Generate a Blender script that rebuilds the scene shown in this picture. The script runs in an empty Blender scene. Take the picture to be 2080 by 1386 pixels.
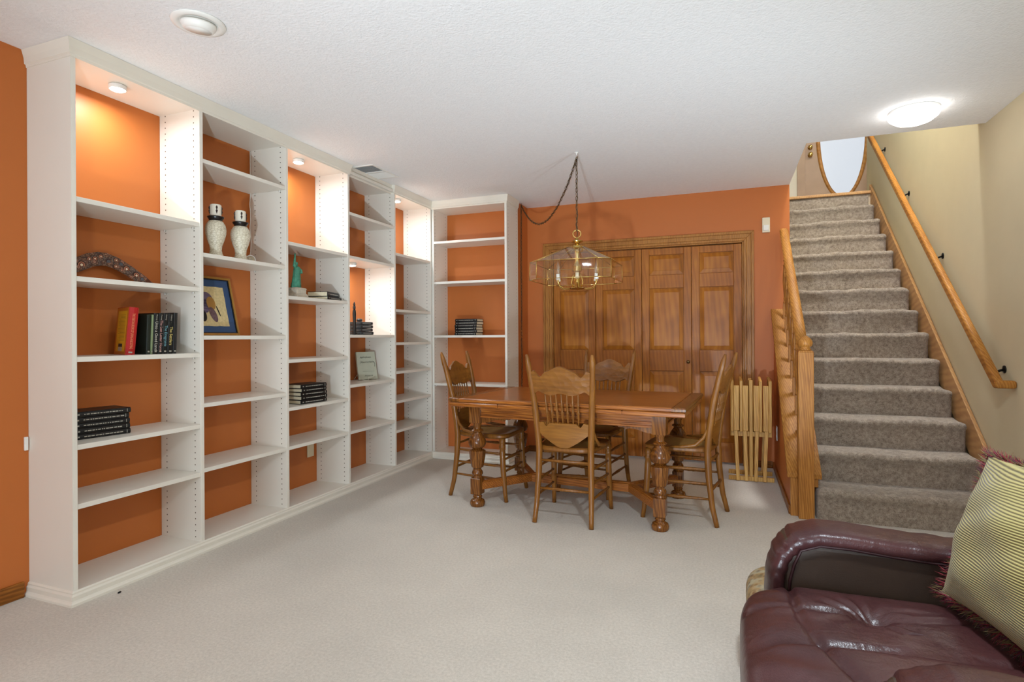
import bpy, bmesh, math, random
from mathutils import Vector, Matrix, Euler
random.seed(7)
C = bpy.context.scene.collection
PI = math.pi

# ------------------------------------------------------------------ camera, world, light, exposure
FPX, TH, Y0, HC = 1148.26, 0.3639, 685.03, 1.1363      # focal length in px, yaw, horizon row, eye height
SHEAR, ROLL = -0.0102, 0.0052
CH = 2.42                                              # ceiling height
Fv = Vector((-math.sin(TH), math.cos(TH), 0)); Rv = Vector((math.cos(TH), math.sin(TH), 0)); Uv = Vector((0, 0, 1))
cam = bpy.data.cameras.new('camera'); camo = bpy.data.objects.new('camera', cam); C.objects.link(camo)
cam.sensor_width = 36; cam.lens = FPX / 2080 * 36; cam.shift_y = -(693 - Y0) / 2080; cam.clip_start = 0.02; cam.clip_end = 100
r2 = Rv * math.cos(ROLL) - Uv * math.sin(ROLL); u2 = Uv * math.cos(ROLL) + Rv * math.sin(ROLL)
M = Matrix.Identity(4)
for i in range(3):
    M[i][0] = r2[i]; M[i][1] = u2[i]; M[i][2] = -Fv[i]
M[2][3] = HC
camo.matrix_world = M
sc = bpy.context.scene
sc.camera = camo
sc.view_settings.view_transform = 'Standard'; sc.view_settings.look = 'None'
sc.view_settings.gamma = 1; sc.view_settings.use_curve_mapping = False
sc.view_settings.exposure = 0.23
sc.cycles.transparent_max_bounces = 24; sc.cycles.max_bounces = 10; sc.cycles.diffuse_bounces = 6

w = bpy.data.worlds.new('world'); sc.world = w; w.use_nodes = True
bg = w.node_tree.nodes['Background']; bg.inputs[0].default_value = (0.80, 0.88, 1.0, 1); bg.inputs[1].default_value = 2.0

def lamp(name, kind, loc, energy, col=(1, 1, 1), size=0.1, rot=(0, 0, 0), parent=None, spot=None, sizey=None):
    l = bpy.data.lights.new(name, kind); l.energy = energy; l.color = col
    if kind == 'AREA':
        l.shape = 'DISK' if sizey is None else 'RECTANGLE'; l.size = size
        if sizey: l.size_y = sizey
    else:
        l.shadow_soft_size = size
    if spot: l.spot_size, l.spot_blend = spot
    o = bpy.data.objects.new(name, l); C.objects.link(o); o.location = loc; o.rotation_euler = rot
    if parent: o.parent = parent
    return o

# added soft fill, shaped as daylight from an invented rear window
WIN = (-2.1, 0.9, 0.25, 2.15, -3.2)
win_l = lamp('added_window_fill', 'AREA', ((WIN[0] + WIN[1]) / 2, WIN[4] + 0.02, (WIN[2] + WIN[3]) / 2), 46, (0.74, 0.88, 1.0), WIN[1] - WIN[0], (PI / 2, 0, PI), None, None, WIN[3] - WIN[2])
win_l.rotation_euler = (-PI / 2, 0, PI)
CANS = [(0.30, 1.15, 33), (0.30, -0.85, 6), (-1.9, -0.9, 4)]  # first read from the shelf shadows, the other two added as fill
CANCOL = (0.80, 0.91, 1.0)

# ------------------------------------------------------------------ pixel helpers (direction only; depth from what a thing touches)
def ray(u, v): return Fv + Rv * ((u - 1040) / FPX) + Uv * ((Y0 - (v - SHEAR * (u - 1040))) / FPX)
def pz(u, v, z): d = ray(u, v); return Vector((0, 0, HC)) + d * ((z - HC) / d.z)
def px(u, v, x): d = ray(u, v); return Vector((0, 0, HC)) + d * (x / d.x)
def py(u, v, y): d = ray(u, v); return Vector((0, 0, HC)) + d * (y / d.y)

# ------------------------------------------------------------------ materials
def lin(c):
    return tuple(((x / 255) / 12.92 if x / 255 <= 0.04045 else ((x / 255 + 0.055) / 1.055) ** 2.4) for x in c) + (1,)
class NT:
    def __init__(s, name):
        s.m = bpy.data.materials.new(name); s.m.use_nodes = True; s.t = s.m.node_tree
        s.p = s.t.nodes['Principled BSDF']; s.out = s.t.nodes['Material Output']
    def n(s, kind, **kw):
        x = s.t.nodes.new(kind)
        for k, v in kw.items():
            if k.startswith('i_'):
                key = k[2:]; key = int(key) if key.isdigit() else key
                x.inputs[key].default_value = v
            else: setattr(x, k, v)
        return x
    def l(s, a, b): s.t.links.new(a, b)
    def ramp(s, fac, stops):
        r = s.n('ShaderNodeValToRGB'); e = r.color_ramp.elements
        while len(e) < len(stops): e.new(0.5)
        for el, (p, c) in zip(e, stops): el.position = p; el.color = c
        s.l(fac, r.inputs[0]); return r.outputs[0]
    def coord(s, scale=(1, 1, 1), kind='Object', rot=(0, 0, 0)):
        tc = s.n('ShaderNodeTexCoord'); mp = s.n('ShaderNodeMapping'); mp.inputs['Scale'].default_value = scale; mp.inputs['Rotation'].default_value = rot
        s.l(tc.outputs[kind], mp.inputs[0]); return mp.outputs[0]
    def noise(s, vec, scale, detail=3, rough=0.55, dist=0):
        x = s.n('ShaderNodeTexNoise'); x.inputs['Scale'].default_value = scale; x.inputs['Detail'].default_value = detail
        x.inputs['Roughness'].default_value = rough; x.inputs['Distortion'].default_value = dist
        s.l(vec, x.inputs['Vector']); return x.outputs['Fac']
    def bump(s, h, strength, dist=0.01):
        b = s.n('ShaderNodeBump'); b.inputs['Strength'].default_value = strength; b.inputs['Distance'].default_value = dist
        s.l(h, b.inputs['Height']); s.l(b.outputs[0], s.p.inputs['Normal'])
    def set(s, rough=0.5, spec=0.5, metal=0.0, col=None):
        s.p.inputs['Roughness'].default_value = rough; s.p.inputs['Specular IOR Level'].default_value = spec; s.p.inputs['Metallic'].default_value = metal
        if col: s.p.inputs['Base Color'].default_value = col
        return s

def plain(name, rgb, rough=0.5, spec=0.4, metal=0.0, var=0.05, vscale=6, bump=None):
    t = NT(name).set(rough, spec, metal); c = lin(rgb)
    if var:
        f = t.noise(t.coord(), vscale)
        a = tuple(x * (1 - var) for x in c[:3]) + (1,); b = tuple(min(1, x * (1 + var)) for x in c[:3]) + (1,)
        t.l(t.ramp(f, [(0.3, a), (0.7, b)]), t.p.inputs['Base Color'])
    else: t.p.inputs['Base Color'].default_value = c
    if bump: t.bump(t.noise(t.coord(), bump[0], 4), bump[1], bump[2])
    return t.m

def wood(name, dark, mid, light, grain=(14, 14, 1.0), scale=3.0, rough=0.4, spec=0.4, coat=0.0, blotch=0.35, wave=0.26):
    wt = lambda c: (c[0], c[1] * 0.955, c[2] * 0.70); dark, mid, light = wt(dark), wt(mid), wt(light)
    t = NT(name).set(rough, spec * 0.7); v = t.coord(grain)
    f = t.noise(v, scale, 6, 0.62, 1.2)
    wv = t.n('ShaderNodeTexWave', wave_type='BANDS', bands_direction='DIAGONAL'); wv.inputs['Scale'].default_value = scale * 0.9
    wv.inputs['Distortion'].default_value = 6; wv.inputs['Detail'].default_value = 3; wv.inputs['Detail Scale'].default_value = 1.2
    t.l(v, wv.inputs['Vector'])
    mx = t.n('ShaderNodeMix', data_type='FLOAT'); mx.inputs[0].default_value = wave; t.l(f, mx.inputs[2]); t.l(wv.outputs['Fac'], mx.inputs[3])
    big = t.noise(t.coord((1, 1, 1)), 3.2, 2)
    m2 = t.n('ShaderNodeMix', data_type='FLOAT'); m2.inputs[0].default_value = blotch; t.l(mx.outputs[0], m2.inputs[2]); t.l(big, m2.inputs[3])
    t.l(t.ramp(m2.outputs[0], [(0.28, lin(dark)), (0.5, lin(mid)), (0.72, lin(light))]), t.p.inputs['Base Color'])
    fine = t.noise(t.coord(tuple(g * 3 for g in grain)), scale * 3, 3)
    t.bump(fine, 0.12, 0.002)
    if coat: t.p.inputs['Coat Weight'].default_value = coat; t.p.inputs['Coat Roughness'].default_value = 0.15
    return t.m

def carpet(name, dark, light, fine=260, big=(0.9, 0.85), bumps=0.6, dist=0.01, nb=1.3):
    t = NT(name).set(0.95, 0.1); v = t.coord()
    f = t.noise(v, fine, 3, 0.7); f2 = t.noise(v, fine * 0.22, 3, 0.6); b = t.noise(v, nb, 4, 0.6)
    mx = t.n('ShaderNodeMix', data_type='FLOAT'); mx.inputs[0].default_value = 0.45; t.l(f, mx.inputs[2]); t.l(f2, mx.inputs[3])
    c = t.ramp(mx.outputs[0], [(0.36, lin(dark)), (0.62, lin(light))])
    bc = t.ramp(b, [(0.35, (big[0],) * 3 + (1,)), (0.65, (1, 1, 1, 1))])
    mm = t.n('ShaderNodeMix', data_type='RGBA', blend_type='MULTIPLY'); mm.inputs[0].default_value = 1.0
    t.l(c, mm.inputs[6]); t.l(bc, mm.inputs[7]); t.l(mm.outputs[2], t.p.inputs['Base Color'])
    t.bump(mx.outputs[0], bumps, dist)
    t.p.inputs['Sheen Weight'].default_value = 0.25
    return t.m

def shelf_white(name, holes=None):
    """white melamine; holes = (axis, [positions], z pitch) adds the rows of drilled shelf-pin holes"""
    t = NT(name).set(0.38, 0.45); c = lin((232, 227, 216))
    base = t.ramp(t.noise(t.coord(), 2.5), [(0.3, tuple(x * 0.97 for x in c[:3]) + (1,)), (0.7, c)])
    if holes:
        g = t.n('ShaderNodeNewGeometry'); sp = t.n('ShaderNodeSeparateXYZ'); t.l(g.outputs['Position'], sp.inputs[0])
        ax = sp.outputs[holes[0]]
        def mth(op, a, b=None):
            m = t.n('ShaderNodeMath', operation=op)
            if hasattr(a, 'node'): t.l(a, m.inputs[0])
            else: m.inputs[0].default_value = a
            if b is not None:
                if hasattr(b, 'node'): t.l(b, m.inputs[1])
                else: m.inputs[1].default_value = b
            return m.outputs[0]
        dz = mth('SUBTRACT', mth('FLOORED_MODULO', sp.outputs[2], holes[2]), holes[2] / 2)
        dz2 = mth('MULTIPLY', dz, dz); hit = None
        for p in holes[1]:
            dx = mth('SUBTRACT', ax, p); d = mth('SQRT', mth('ADD', mth('MULTIPLY', dx, dx), dz2))
            k = mth('LESS_THAN', d, 0.0036); hit = k if hit is None else mth('MAXIMUM', hit, k)
        mx = t.n('ShaderNodeMix', data_type='RGBA'); t.l(hit, mx.inputs[0]); t.l(base, mx.inputs[6]); mx.inputs[7].default_value = lin((92, 80, 62))
        base = mx.outputs[2]
    t.l(base, t.p.inputs['Base Color'])
    return t.m

def emit(name, rgb, strength):
    t = NT(name); t.set(0.4, 0.3, 0, lin(rgb)); t.p.inputs['Emission Color'].default_value = lin(rgb); t.p.inputs['Emission Strength'].default_value = strength
    return t.m

def glass(name, tint=(0.93, 0.95, 0.92), gloss=0.12):
    t = NT(name); t.t.nodes.remove(t.p)
    tr = t.n('ShaderNodeBsdfTransparent'); tr.inputs[0].default_value = tint + (1,)
    gl = t.n('ShaderNodeBsdfGlossy'); gl.inputs[1].default_value = 0.03; gl.inputs[0].default_value = (1, 1, 1, 1)
    lw = t.n('ShaderNodeLayerWeight'); lw.inputs[0].default_value = 0.5; pw = t.n('ShaderNodeMath', operation='POWER'); pw.inputs[1].default_value = 5.0; t.l(lw.outputs['Facing'], pw.inputs[0]); fr = t.n('ShaderNodeMath', operation='MULTIPLY'); fr.inputs[1].default_value = 0.8; t.l(pw.outputs[0], fr.inputs[0])
    ad = t.n('ShaderNodeMath', operation='ADD'); ad.inputs[1].default_value = gloss; t.l(fr.outputs[0], ad.inputs[0])
    mx = t.n('ShaderNodeMixShader'); t.l(ad.outputs[0], mx.inputs[0]); t.l(tr.outputs[0], mx.inputs[1]); t.l(gl.outputs[0], mx.inputs[2]); t.l(mx.outputs[0], t.out.inputs[0])
    return t.m

ORANGE = plain('terracotta_paint', (190, 107, 47), 0.5, 0.4, var=0.02, vscale=1.5, bump=(180, 0.08, 0.002))
OLIVE = plain('khaki_paint', (206, 195, 163), 0.6, 0.3, var=0.015, bump=(180, 0.05, 0.002))
CREAM = plain('cream_paint', (228, 222, 208), 0.65, 0.3, var=0.015)
CEIL = plain('textured_ceiling_paint', (240, 240, 240), 0.85, 0.15, var=0.02, vscale=40, bump=(85, 0.7, 0.005))
SHELF = shelf_white('white_shelf_board')
SIDE = shelf_white('drilled_side_board', (0, [-2.655, -2.865], 0.032))
SIDEC = shelf_white('drilled_corner_side_board', (1, [4.765, 4.98], 0.032))
TRIMW = plain('white_trim_paint', (228, 222, 209), 0.4, 0.4, var=0.02)
CARPET = carpet('beige_carpet', (186, 177, 164), (218, 209, 196), 420, (0.84, 1), 0.5, 0.006, 0.9)
STAIRC = carpet('taupe_frieze_carpet', (122, 107, 94), (192, 177, 160), 200, (0.9, 1), 1.0, 0.012, 4)
OAK = wood('honey_oak', (128, 82, 44), (166, 114, 68), (192, 142, 94), (16, 16, 1.1), 3.2, 0.35)
OAKY = wood('honey_oak_along_y', (128, 82, 44), (164, 114, 66), (190, 142, 92), (16, 1.1, 5), 3.2, 0.5, 0.3)
OAKX = wood('honey_oak_along_x', (140, 88, 40), (170, 114, 58), (196, 142, 82), (1.1, 16, 16), 3.2, 0.35)
PALEOAK = wood('pale_skirt_oak', (164, 126, 112), (188, 150, 136), (206, 170, 156), (16, 1.1, 5), 2.6, 0.45)
DOORW = wood('stained_maple', (124, 72, 24), (162, 100, 38), (186, 124, 54), (9, 9, 0.8), 2.4, 0.38, blotch=0.6)
DOORP = wood('stained_maple_panel', (116, 68, 24), (166, 104, 40), (194, 132, 58), (7, 7, 0.6), 2.0, 0.38, blotch=0.65)
TABLEW = wood('dark_oak_along_x', (92, 50, 22), (148, 88, 42), (178, 116, 62), (1.0, 14, 14), 3.0, 0.28, 0.5, 0.25, 0.3)
TABLEL = wood('turned_dark_oak', (70, 38, 16), (112, 68, 32), (150, 100, 54), (12, 12, 1.6), 3.0, 0.26, 0.5, 0.25, 0.3)
CHAIRW = wood('pressed_oak', (98, 62, 28), (126, 82, 40), (150, 104, 56), (12, 12, 1.0), 3.0, 0.36, 0.45, 0.1, wave=0.10)
CHAIRX = wood('pressed_oak_along_x', (112, 72, 34), (136, 92, 46), (156, 110, 60), (1.0, 12, 12), 3.0, 0.36, 0.45, 0.1, wave=0.10)
PINE = wood('pale_ash', (166, 122, 80), (200, 158, 112), (222, 186, 142), (14, 14, 1.0), 3.0, 0.45)
BRASS = plain('polished_brass', (214, 182, 108), 0.18, 0.5, 1.0, var=0.03)
DARKBRASS = plain('antique_brass', (120, 98, 66), 0.35, 0.5, 1.0, var=0.1)
BLACKM = plain('black_metal', (26, 24, 22), 0.4, 0.4, 0.6, var=0)
WHITEP = plain('white_plastic', (236, 234, 228), 0.4, 0.4, var=0.01)
IVORY = plain('ivory_plastic', (226, 212, 184), 0.45, 0.4, var=0.01)
GLASS = glass('clear_pane', (0.985, 0.985, 0.975), 0.02)
GLASSB = glass('bevelled_pane', (0.97, 0.975, 0.96), 0.06)
BLACKB = plain('black_bookcloth', (24, 22, 22), 0.42, 0.4, var=0.1, vscale=30)
PAPER = plain('page_edges', (226, 214, 184), 0.8, 0.1, var=0.12, vscale=200)
PRINT = plain('pale_print', (176, 172, 160), 0.5, 0.2, var=0)

# ------------------------------------------------------------------ mesh builder
class MB:
    def __init__(s): s.v = []; s.f = []; s.mi = []; s.cm = 0
    def quad(s, *p):
        n = len(s.v); s.v += [tuple(q) for q in p]; s.f.append(tuple(range(n, n + len(p)))); s.mi.append(s.cm); return s
    def box(s, x0, x1, y0, y1, z0, z1):
        n = len(s.v)
        s.v += [(x, y, z) for z in (z0, z1) for y in (y0, y1) for x in (x0, x1)]
        s.f += [tuple(n + i for i in q) for q in ((0, 2, 3, 1), (4, 5, 7, 6), (0, 1, 5, 4), (2, 6, 7, 3), (0, 4, 6, 2), (1, 3, 7, 5))]; s.mi += [s.cm] * 6
        return s
    def hull(s, a, b):                       # loft between two equal loops, capped
        n = len(s.v); k = len(a); s.v += [tuple(q) for q in a] + [tuple(q) for q in b]
        s.f += [tuple(range(n + k - 1, n - 1, -1)), tuple(range(n + k, n + 2 * k))]
        s.f += [(n + i, n + (i + 1) % k, n + k + (i + 1) % k, n + k + i) for i in range(k)]; s.mi += [s.cm] * (k + 2)
        return s
    def beam(s, a, b, w, h, up=(0, 0, 1)):   # rectangular bar from a to b
        a = Vector(a); b = Vector(b); d = (b - a).normalized(); x = d.cross(Vector(up)).normalized(); y = x.cross(d)
        q = lambda p: [p + x * (i * w / 2) + y * (j * h / 2) for i, j in ((-1, -1), (1, -1), (1, 1), (-1, 1))]
        return s.hull(q(a), q(b))
    def loops(s, loops, cap=True, closed=True):
        n = len(s.v); k = len(loops[0])
        for lp in loops: s.v += [tuple(q) for q in lp]
        for j in range(len(loops) - 1):
            for i in range(k if closed else k - 1):
                a = n + j * k + i; b = n + j * k + (i + 1) % k; s.f.append((a, b, b + k, a + k)); s.mi.append(s.cm)
        if cap and closed:
            s.f.append(tuple(range(n + k - 1, n - 1, -1))); m = n + (len(loops) - 1) * k; s.f.append(tuple(range(m, m + k))); s.mi += [s.cm] * 2
        return s
    def tube(s, pts, r, n=8, sy=1.0, up=(0.3, 0.2, 1), cap=True):
        pts = [Vector(p) for p in pts]; rs = r if isinstance(r, (list, tuple)) else [r] * len(pts); lp = []
        upv = Vector(up); xprev = None
        for i, p in enumerate(pts):
            d = (pts[min(i + 1, len(pts) - 1)] - pts[max(i - 1, 0)]).normalized()
            if xprev is None: x = d.cross(upv).normalized()
            else: x = (xprev - d * xprev.dot(d)).normalized()
            xprev = x; y = d.cross(x)
            lp.append([p + x * (math.cos(a) * rs[i]) + y * (math.sin(a) * rs[i] * sy) for a in (2 * PI * k / n for k in range(n))])
        return s.loops(lp, cap)
    def lathe(s, prof, c=(0, 0, 0), n=16, axis=None, ph=0.0):   # prof: (r, z) from bottom to top
        c = Vector(c); lp = []
        for r, z in prof:
            ring = [Vector((max(r, 1e-4) * math.cos(ph + 2 * PI * k / n), max(r, 1e-4) * math.sin(ph + 2 * PI * k / n), z)) for k in range(n)]
            if axis is not None: ring = [axis @ q for q in ring]
            lp.append([c + q for q in ring])
        return s.loops(lp)
    def sq(s, prof, c=(0, 0, 0)):            # square-section turned block profile (half width, z)
        c = Vector(c)
        return s.loops([[c + Vector((i * h_, j * h_, z)) for i, j in ((-1, -1), (1, -1), (1, 1), (-1, 1))] for h_, z in prof])
    def torus(s, c, R, r, nrm=(0, 0, 1), n=20, m=8, sx=1.0, sy=1.0, up=(1, 0, 0)):
        nrm = Vector(nrm).normalized(); x = Vector(up); x = (x - nrm * x.dot(nrm)).normalized(); y = nrm.cross(x); c = Vector(c); lp = []
        for k in range(n + 1):
            a = 2 * PI * k / n; d = x * math.cos(a) * sx + y * math.sin(a) * sy; dn = d.normalized()
            lp.append([c + d * R + (dn * math.cos(b) + nrm * math.sin(b)) * r for b in (2 * PI * j / m for j in range(m))])
        return s.loops(lp, cap=False)
    def grid(s, fn, nu, nv, closeu=False):
        n = len(s.v); s.v += [tuple(fn(i / nu, j / nv)) for j in range(nv + 1) for i in range(nu + 1)]
        for j in range(nv):
            for i in range(nu):
                a = n + j * (nu + 1) + i; s.f.append((a, a + 1, a + nu + 2, a + nu + 1)); s.mi.append(s.cm)
        return s
    def slab(s, fn, nu, nv, th):             # fn(u,v)->(point, normal): two-sided thick sheet
        g = [[fn(i / nu, j / nv) for i in range(nu + 1)] for j in range(nv + 1)]
        n = len(s.v); W = nu + 1
        for sg in (0.5, -0.5):
            for row in g:
                for p, nn in row: s.v.append(tuple(Vector(p) + Vector(nn) * (sg * th)))
        o = W * (nv + 1); A = lambda i, j: n + j * W + i; B = lambda i, j: n + o + j * W + i
        for j in range(nv):
            for i in range(nu):
                s.f.append((A(i, j), A(i + 1, j), A(i + 1, j + 1), A(i, j + 1))); s.f.append((B(i, j), B(i, j + 1), B(i + 1, j + 1), B(i + 1, j)))
        for i in range(nu):
            s.f.append((A(i, 0), B(i, 0), B(i + 1, 0), A(i + 1, 0))); s.f.append((A(i, nv), A(i + 1, nv), B(i + 1, nv), B(i, nv)))
        for j in range(nv):
            s.f.append((A(0, j), A(0, j + 1), B(0, j + 1), B(0, j))); s.f.append((A(nu, j), B(nu, j), B(nu, j + 1), A(nu, j + 1)))
        s.mi += [s.cm] * (len(s.f) - len(s.mi)); return s
    def ell(s, c, rx, ry, rz, e1=1.0, e2=1.0, nu=24, nv=16, fn=None):   # superellipsoid
        def cp(a, e): x = math.cos(a); return math.copysign(abs(x) ** e, x)
        def sp(a, e): x = math.sin(a); return math.copysign(abs(x) ** e, x)
        lp = []
        for j in range(1, nv):
            b = -PI / 2 + PI * j / nv
            ring = []
            for i in range(nu):
                a = 2 * PI * i / nu
                p = Vector((rx * cp(b, e1) * cp(a, e2), ry * cp(b, e1) * sp(a, e2), rz * sp(b, e1)))
                if fn: p = fn(p)
                ring.append(Vector(c) + p)
            lp.append(ring)
        return s.loops(lp)
    def build(s, name, mat, parent=None, smooth=False, bevel=0, world=True, seg=2, sub=0, angle=None):
        me = bpy.data.meshes.new(name)
        vs = s.v
        if parent is not None and world:
            l = parent.location if parent.parent is None else parent.location + parent.parent.location
            vs = [(a - l.x, b - l.y, c - l.z) for a, b, c in s.v]
        me.from_pydata(vs, [], s.f)
        for m in (mat if isinstance(mat, (list, tuple)) else [mat]): me.materials.append(m)
        for p, i in zip(me.polygons, s.mi): p.material_index = i
        bm = bmesh.new(); bm.from_mesh(me); bmesh.ops.recalc_face_normals(bm, faces=bm.faces); bm.to_mesh(me); bm.free()
        if smooth:
            for p in me.polygons: p.use_smooth = True
            if angle: me.set_sharp_from_angle(angle=angle)
        o = bpy.data.objects.new(name, me); C.objects.link(o)
        if parent is not None: o.parent = parent
        if bevel:
            b = o.modifiers.new('bevel', 'BEVEL'); b.width = bevel; b.segments = seg; b.limit_method = 'ANGLE'; b.angle_limit = 0.6
        if sub:
            b = o.modifiers.new('subdivision', 'SUBSURF'); b.levels = sub; b.render_levels = sub
        return o

def tag(o, label, cat, group=None):
    o['label'] = label; o['category'] = cat
    if group: o['group'] = group
    return o
def thing(name, label, cat, loc=(0, 0, 0), rot=(0, 0, 0), group=None):
    o = bpy.data.objects.new(name, None); C.objects.link(o); o.location = loc; o.rotation_euler = rot; o.empty_display_size = 0.05
    return tag(o, label, cat, group)
def struct(o): o['kind'] = 'structure'; return o
def dup(root, loc, rotz, label, group=None):
    r = root.copy(); C.objects.link(r); r.location = loc; r.rotation_euler = (0, 0, rotz); r['label'] = label
    if group: r['group'] = group
    for ch in list(root.children):
        c = ch.copy(); C.objects.link(c); c.parent = r
        for g in list(ch.children):
            d = g.copy(); C.objects.link(d); d.parent = c
    return r
def text_mesh(name, body, size, mat, parent, mw, align='CENTER'):
    """flat lettering laid by the local matrix mw (x = reading direction, z = facing)"""
    cu = bpy.data.curves.new(name, 'FONT'); cu.body = body; cu.size = size; cu.align_x = align; cu.align_y = 'CENTER'; cu.extrude = 0.0002; cu.resolution_u = 2
    t = bpy.data.objects.new(name + '_curve', cu); C.objects.link(t)
    me = bpy.data.meshes.new_from_object(t.evaluated_get(bpy.context.evaluated_depsgraph_get()))
    bpy.data.objects.remove(t); me.materials.clear(); me.materials.append(mat)
    o = bpy.data.objects.new(name, me); C.objects.link(o); o.parent = parent; o.matrix_local = mw
    return o
def frame_mat(x, y, z, o):
    m = Matrix.Identity(4)
    for i in range(3): m[i][0], m[i][1], m[i][2], m[i][3] = x[i], y[i], z[i], o[i]
    return m

# ------------------------------------------------------------------ the setting
XL, XR, YB, YBUMP, XRET = -2.91, 1.47, 5.325, 5.02, -1.858
YREAR = -3.2
XS = 0.499                         # end of back wall / stairwell left wall
YOP = 4.228                        # where the ceiling opens over the stairs
Y1, RISE, RUN = 3.925, 0.1919, 0.2397
ZL = RISE * 14; YL = Y1 + 13 * RUN # landing
ZC2 = ZL + 2.44                    # foyer ceiling
T = 0.12
struct(MB().box(XL - T, XR + T, YREAR - T, YL + 2.2, -0.12, 0.0).build('floor', CARPET))
m = MB(); m.box(XL - T, XS - 0.0, YREAR - T, YB + T, CH, CH + 0.24); m.box(XS - 0.0, XR + T, YREAR - T, YOP, CH, CH + 0.24)
struct(m.build('ceiling', CEIL))
struct(MB().box(XL - T, XL, YREAR - T, YB + T, 0, CH).build('wall_left', ORANGE))
m = MB(); m.box(XL, XRET, YBUMP, YB + T, 0, CH)
struct(m.build('wall_alcove', ORANGE))
OX0, OX1, OZ = -1.607, 0.136, 1.966     # closet opening
m = MB(); m.box(XRET, OX0, YB, YB + T, 0, CH).box(OX1, XS, YB, YB + T, 0, CH).box(OX0, OX1, YB, YB + T, OZ, CH)
struct(m.build('wall_back', ORANGE))
struct(MB().box(XRET, XS, YB + 0.5, YB + 0.52, 0, CH).build('wall_closet', CREAM))
struct(MB().box(XR, XR + T, YREAR - T, YL + 0.30, 0, ZC2).build('wall_right', OLIVE))
m = MB(); x0, x1, z0, z1, yw = WIN
m.box(XL, x0, YREAR - T, YREAR, 0, CH).box(x1, XR, YREAR - T, YREAR, 0, CH).box(x0, x1, YREAR - T, YREAR, 0, z0).box(x0, x1, YREAR - T, YREAR, z1, CH)
struct(m.build('wall_rear', CREAM))
wn = MB()
for a in (x0, (x0 + x1) / 2 - 0.03, x1 - 0.06): wn.box(a, a + 0.06, YREAR - 0.1, YREAR - 0.04, z0, z1)
for a in (z0, z1 - 0.06): wn.box(x0 + 0.06, x1 - 0.06, YREAR - 0.1, YREAR - 0.04, a, a + 0.06)
wo = struct(wn.build('added_window', TRIMW))  # made-up opening, added to go with the fill light
MB().box(x0 + 0.06, x1 - 0.06, YREAR - 0.075, YREAR - 0.07, z0 + 0.06, z1 - 0.06).build('pane', GLASS, wo)
# stairwell: left wall of the flight, thickened header over the opening, foyer upstairs
m = MB(); m.box(XS - 0.12, XS, YB + T, YL + 0.0, 0, ZL); m.box(XS - 0.12, XS, YOP, YL + 0.30, CH + 0.24, ZC2); m.box(XS - 0.12, XS, YB + T, YL + 0.3, ZL - 0.25, ZC2)
struct(m.build('wall_stairwell', CREAM))
struct(MB().box(XS - 0.0, XR, YOP + 0.001, 4.345, CH + 0.055, ZC2).build('wall_shadow_header', CREAM))  # unseen lower edge, thickened to set the shadow line on the right wall
struct(MB().box(-1.2, 3.2, YL + 0.02, 9.0, ZL - 0.25, ZL).build('floor_landing', plain('foyer_vinyl', (196, 178, 150), 0.4)))
struct(MB().box(-1.2, 3.2, YOP - T, 9.0, ZC2, ZC2 + 0.1).build('ceiling_foyer', CEIL))
YD = 8.79; DX0, DX1 = 1.02, 1.94
m = MB(); m.box(-1.2, DX0 - 0.04, YD, YD + T, ZL, ZC2).box(DX1 + 0.04, 3.2, YD, YD + T, ZL, ZC2).box(DX0 - 0.04, DX1 + 0.04, YD, YD + T, ZL + 2.08, ZC2)
struct(m.build('wall_foyer', CREAM))
struct(MB().box(3.2, 3.3, YL - 0.2, 9.0, ZL - 0.25, ZC2).box(-1.3, -1.2, YOP, 9.0, ZL - 0.25, ZC2).box(-1.2, XS - 0.12, YL + 0.3, YL + 0.32, ZL, ZC2).box(XR + T, 3.2, YL + 0.28, YL + 0.3, ZL, ZC2).build('wall_foyer_side', CREAM))

# half wall beside the flight
CAPS = RISE / RUN
capz = lambda y: 0.275 + (y - 3.96) * CAPS
HX0, HX1 = 0.372, 0.502
m = MB(); yy = (3.985, YB - 0.001)
m.hull([(HX0, yy[0], 0), (HX1, yy[0], 0), (HX1, yy[0], capz(yy[0]) - 0.03), (HX0, yy[0], capz(yy[0]) - 0.03)],
       [(HX0, yy[1], 0), (HX1, yy[1], 0), (HX1, yy[1], capz(yy[1]) - 0.03), (HX0, yy[1], capz(yy[1]) - 0.03)])
struct(m.build('wall_half', ORANGE))
# baseboards
BB = wood('stained_baseboard', (84, 48, 18), (122, 74, 32), (150, 98, 48), (1.2, 14, 14), 3, 0.4)
BBY = wood('stained_baseboard_along_y', (96, 56, 20), (140, 88, 40), (170, 114, 58), (14, 1.2, 14), 3, 0.4)
struct(MB().box(XL, XL + 0.013, YREAR, 1.562, 0, 0.07).build('baseboard_left', BBY, bevel=0.004))
struct(MB().box(0.222, HX0 - 0.012, YB - 0.013, YB, 0, 0.06).build('baseboard_back', BB, bevel=0.004))
struct(MB().box(HX0 - 0.012, HX0, 3.99, YB, 0, 0.055).build('baseboard_half_wall', BBY, bevel=0.004))
struct(MB().box(XRET, XRET + 0.012, YBUMP, YB, 0, 0.06).build('baseboard_alcove', BBY, bevel=0.004))
struct(MB().box(XRET + 0.012, -1.69, YB - 0.012, YB, 0, 0.06).build('baseboard_closet', BB, bevel=0.004))

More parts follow.
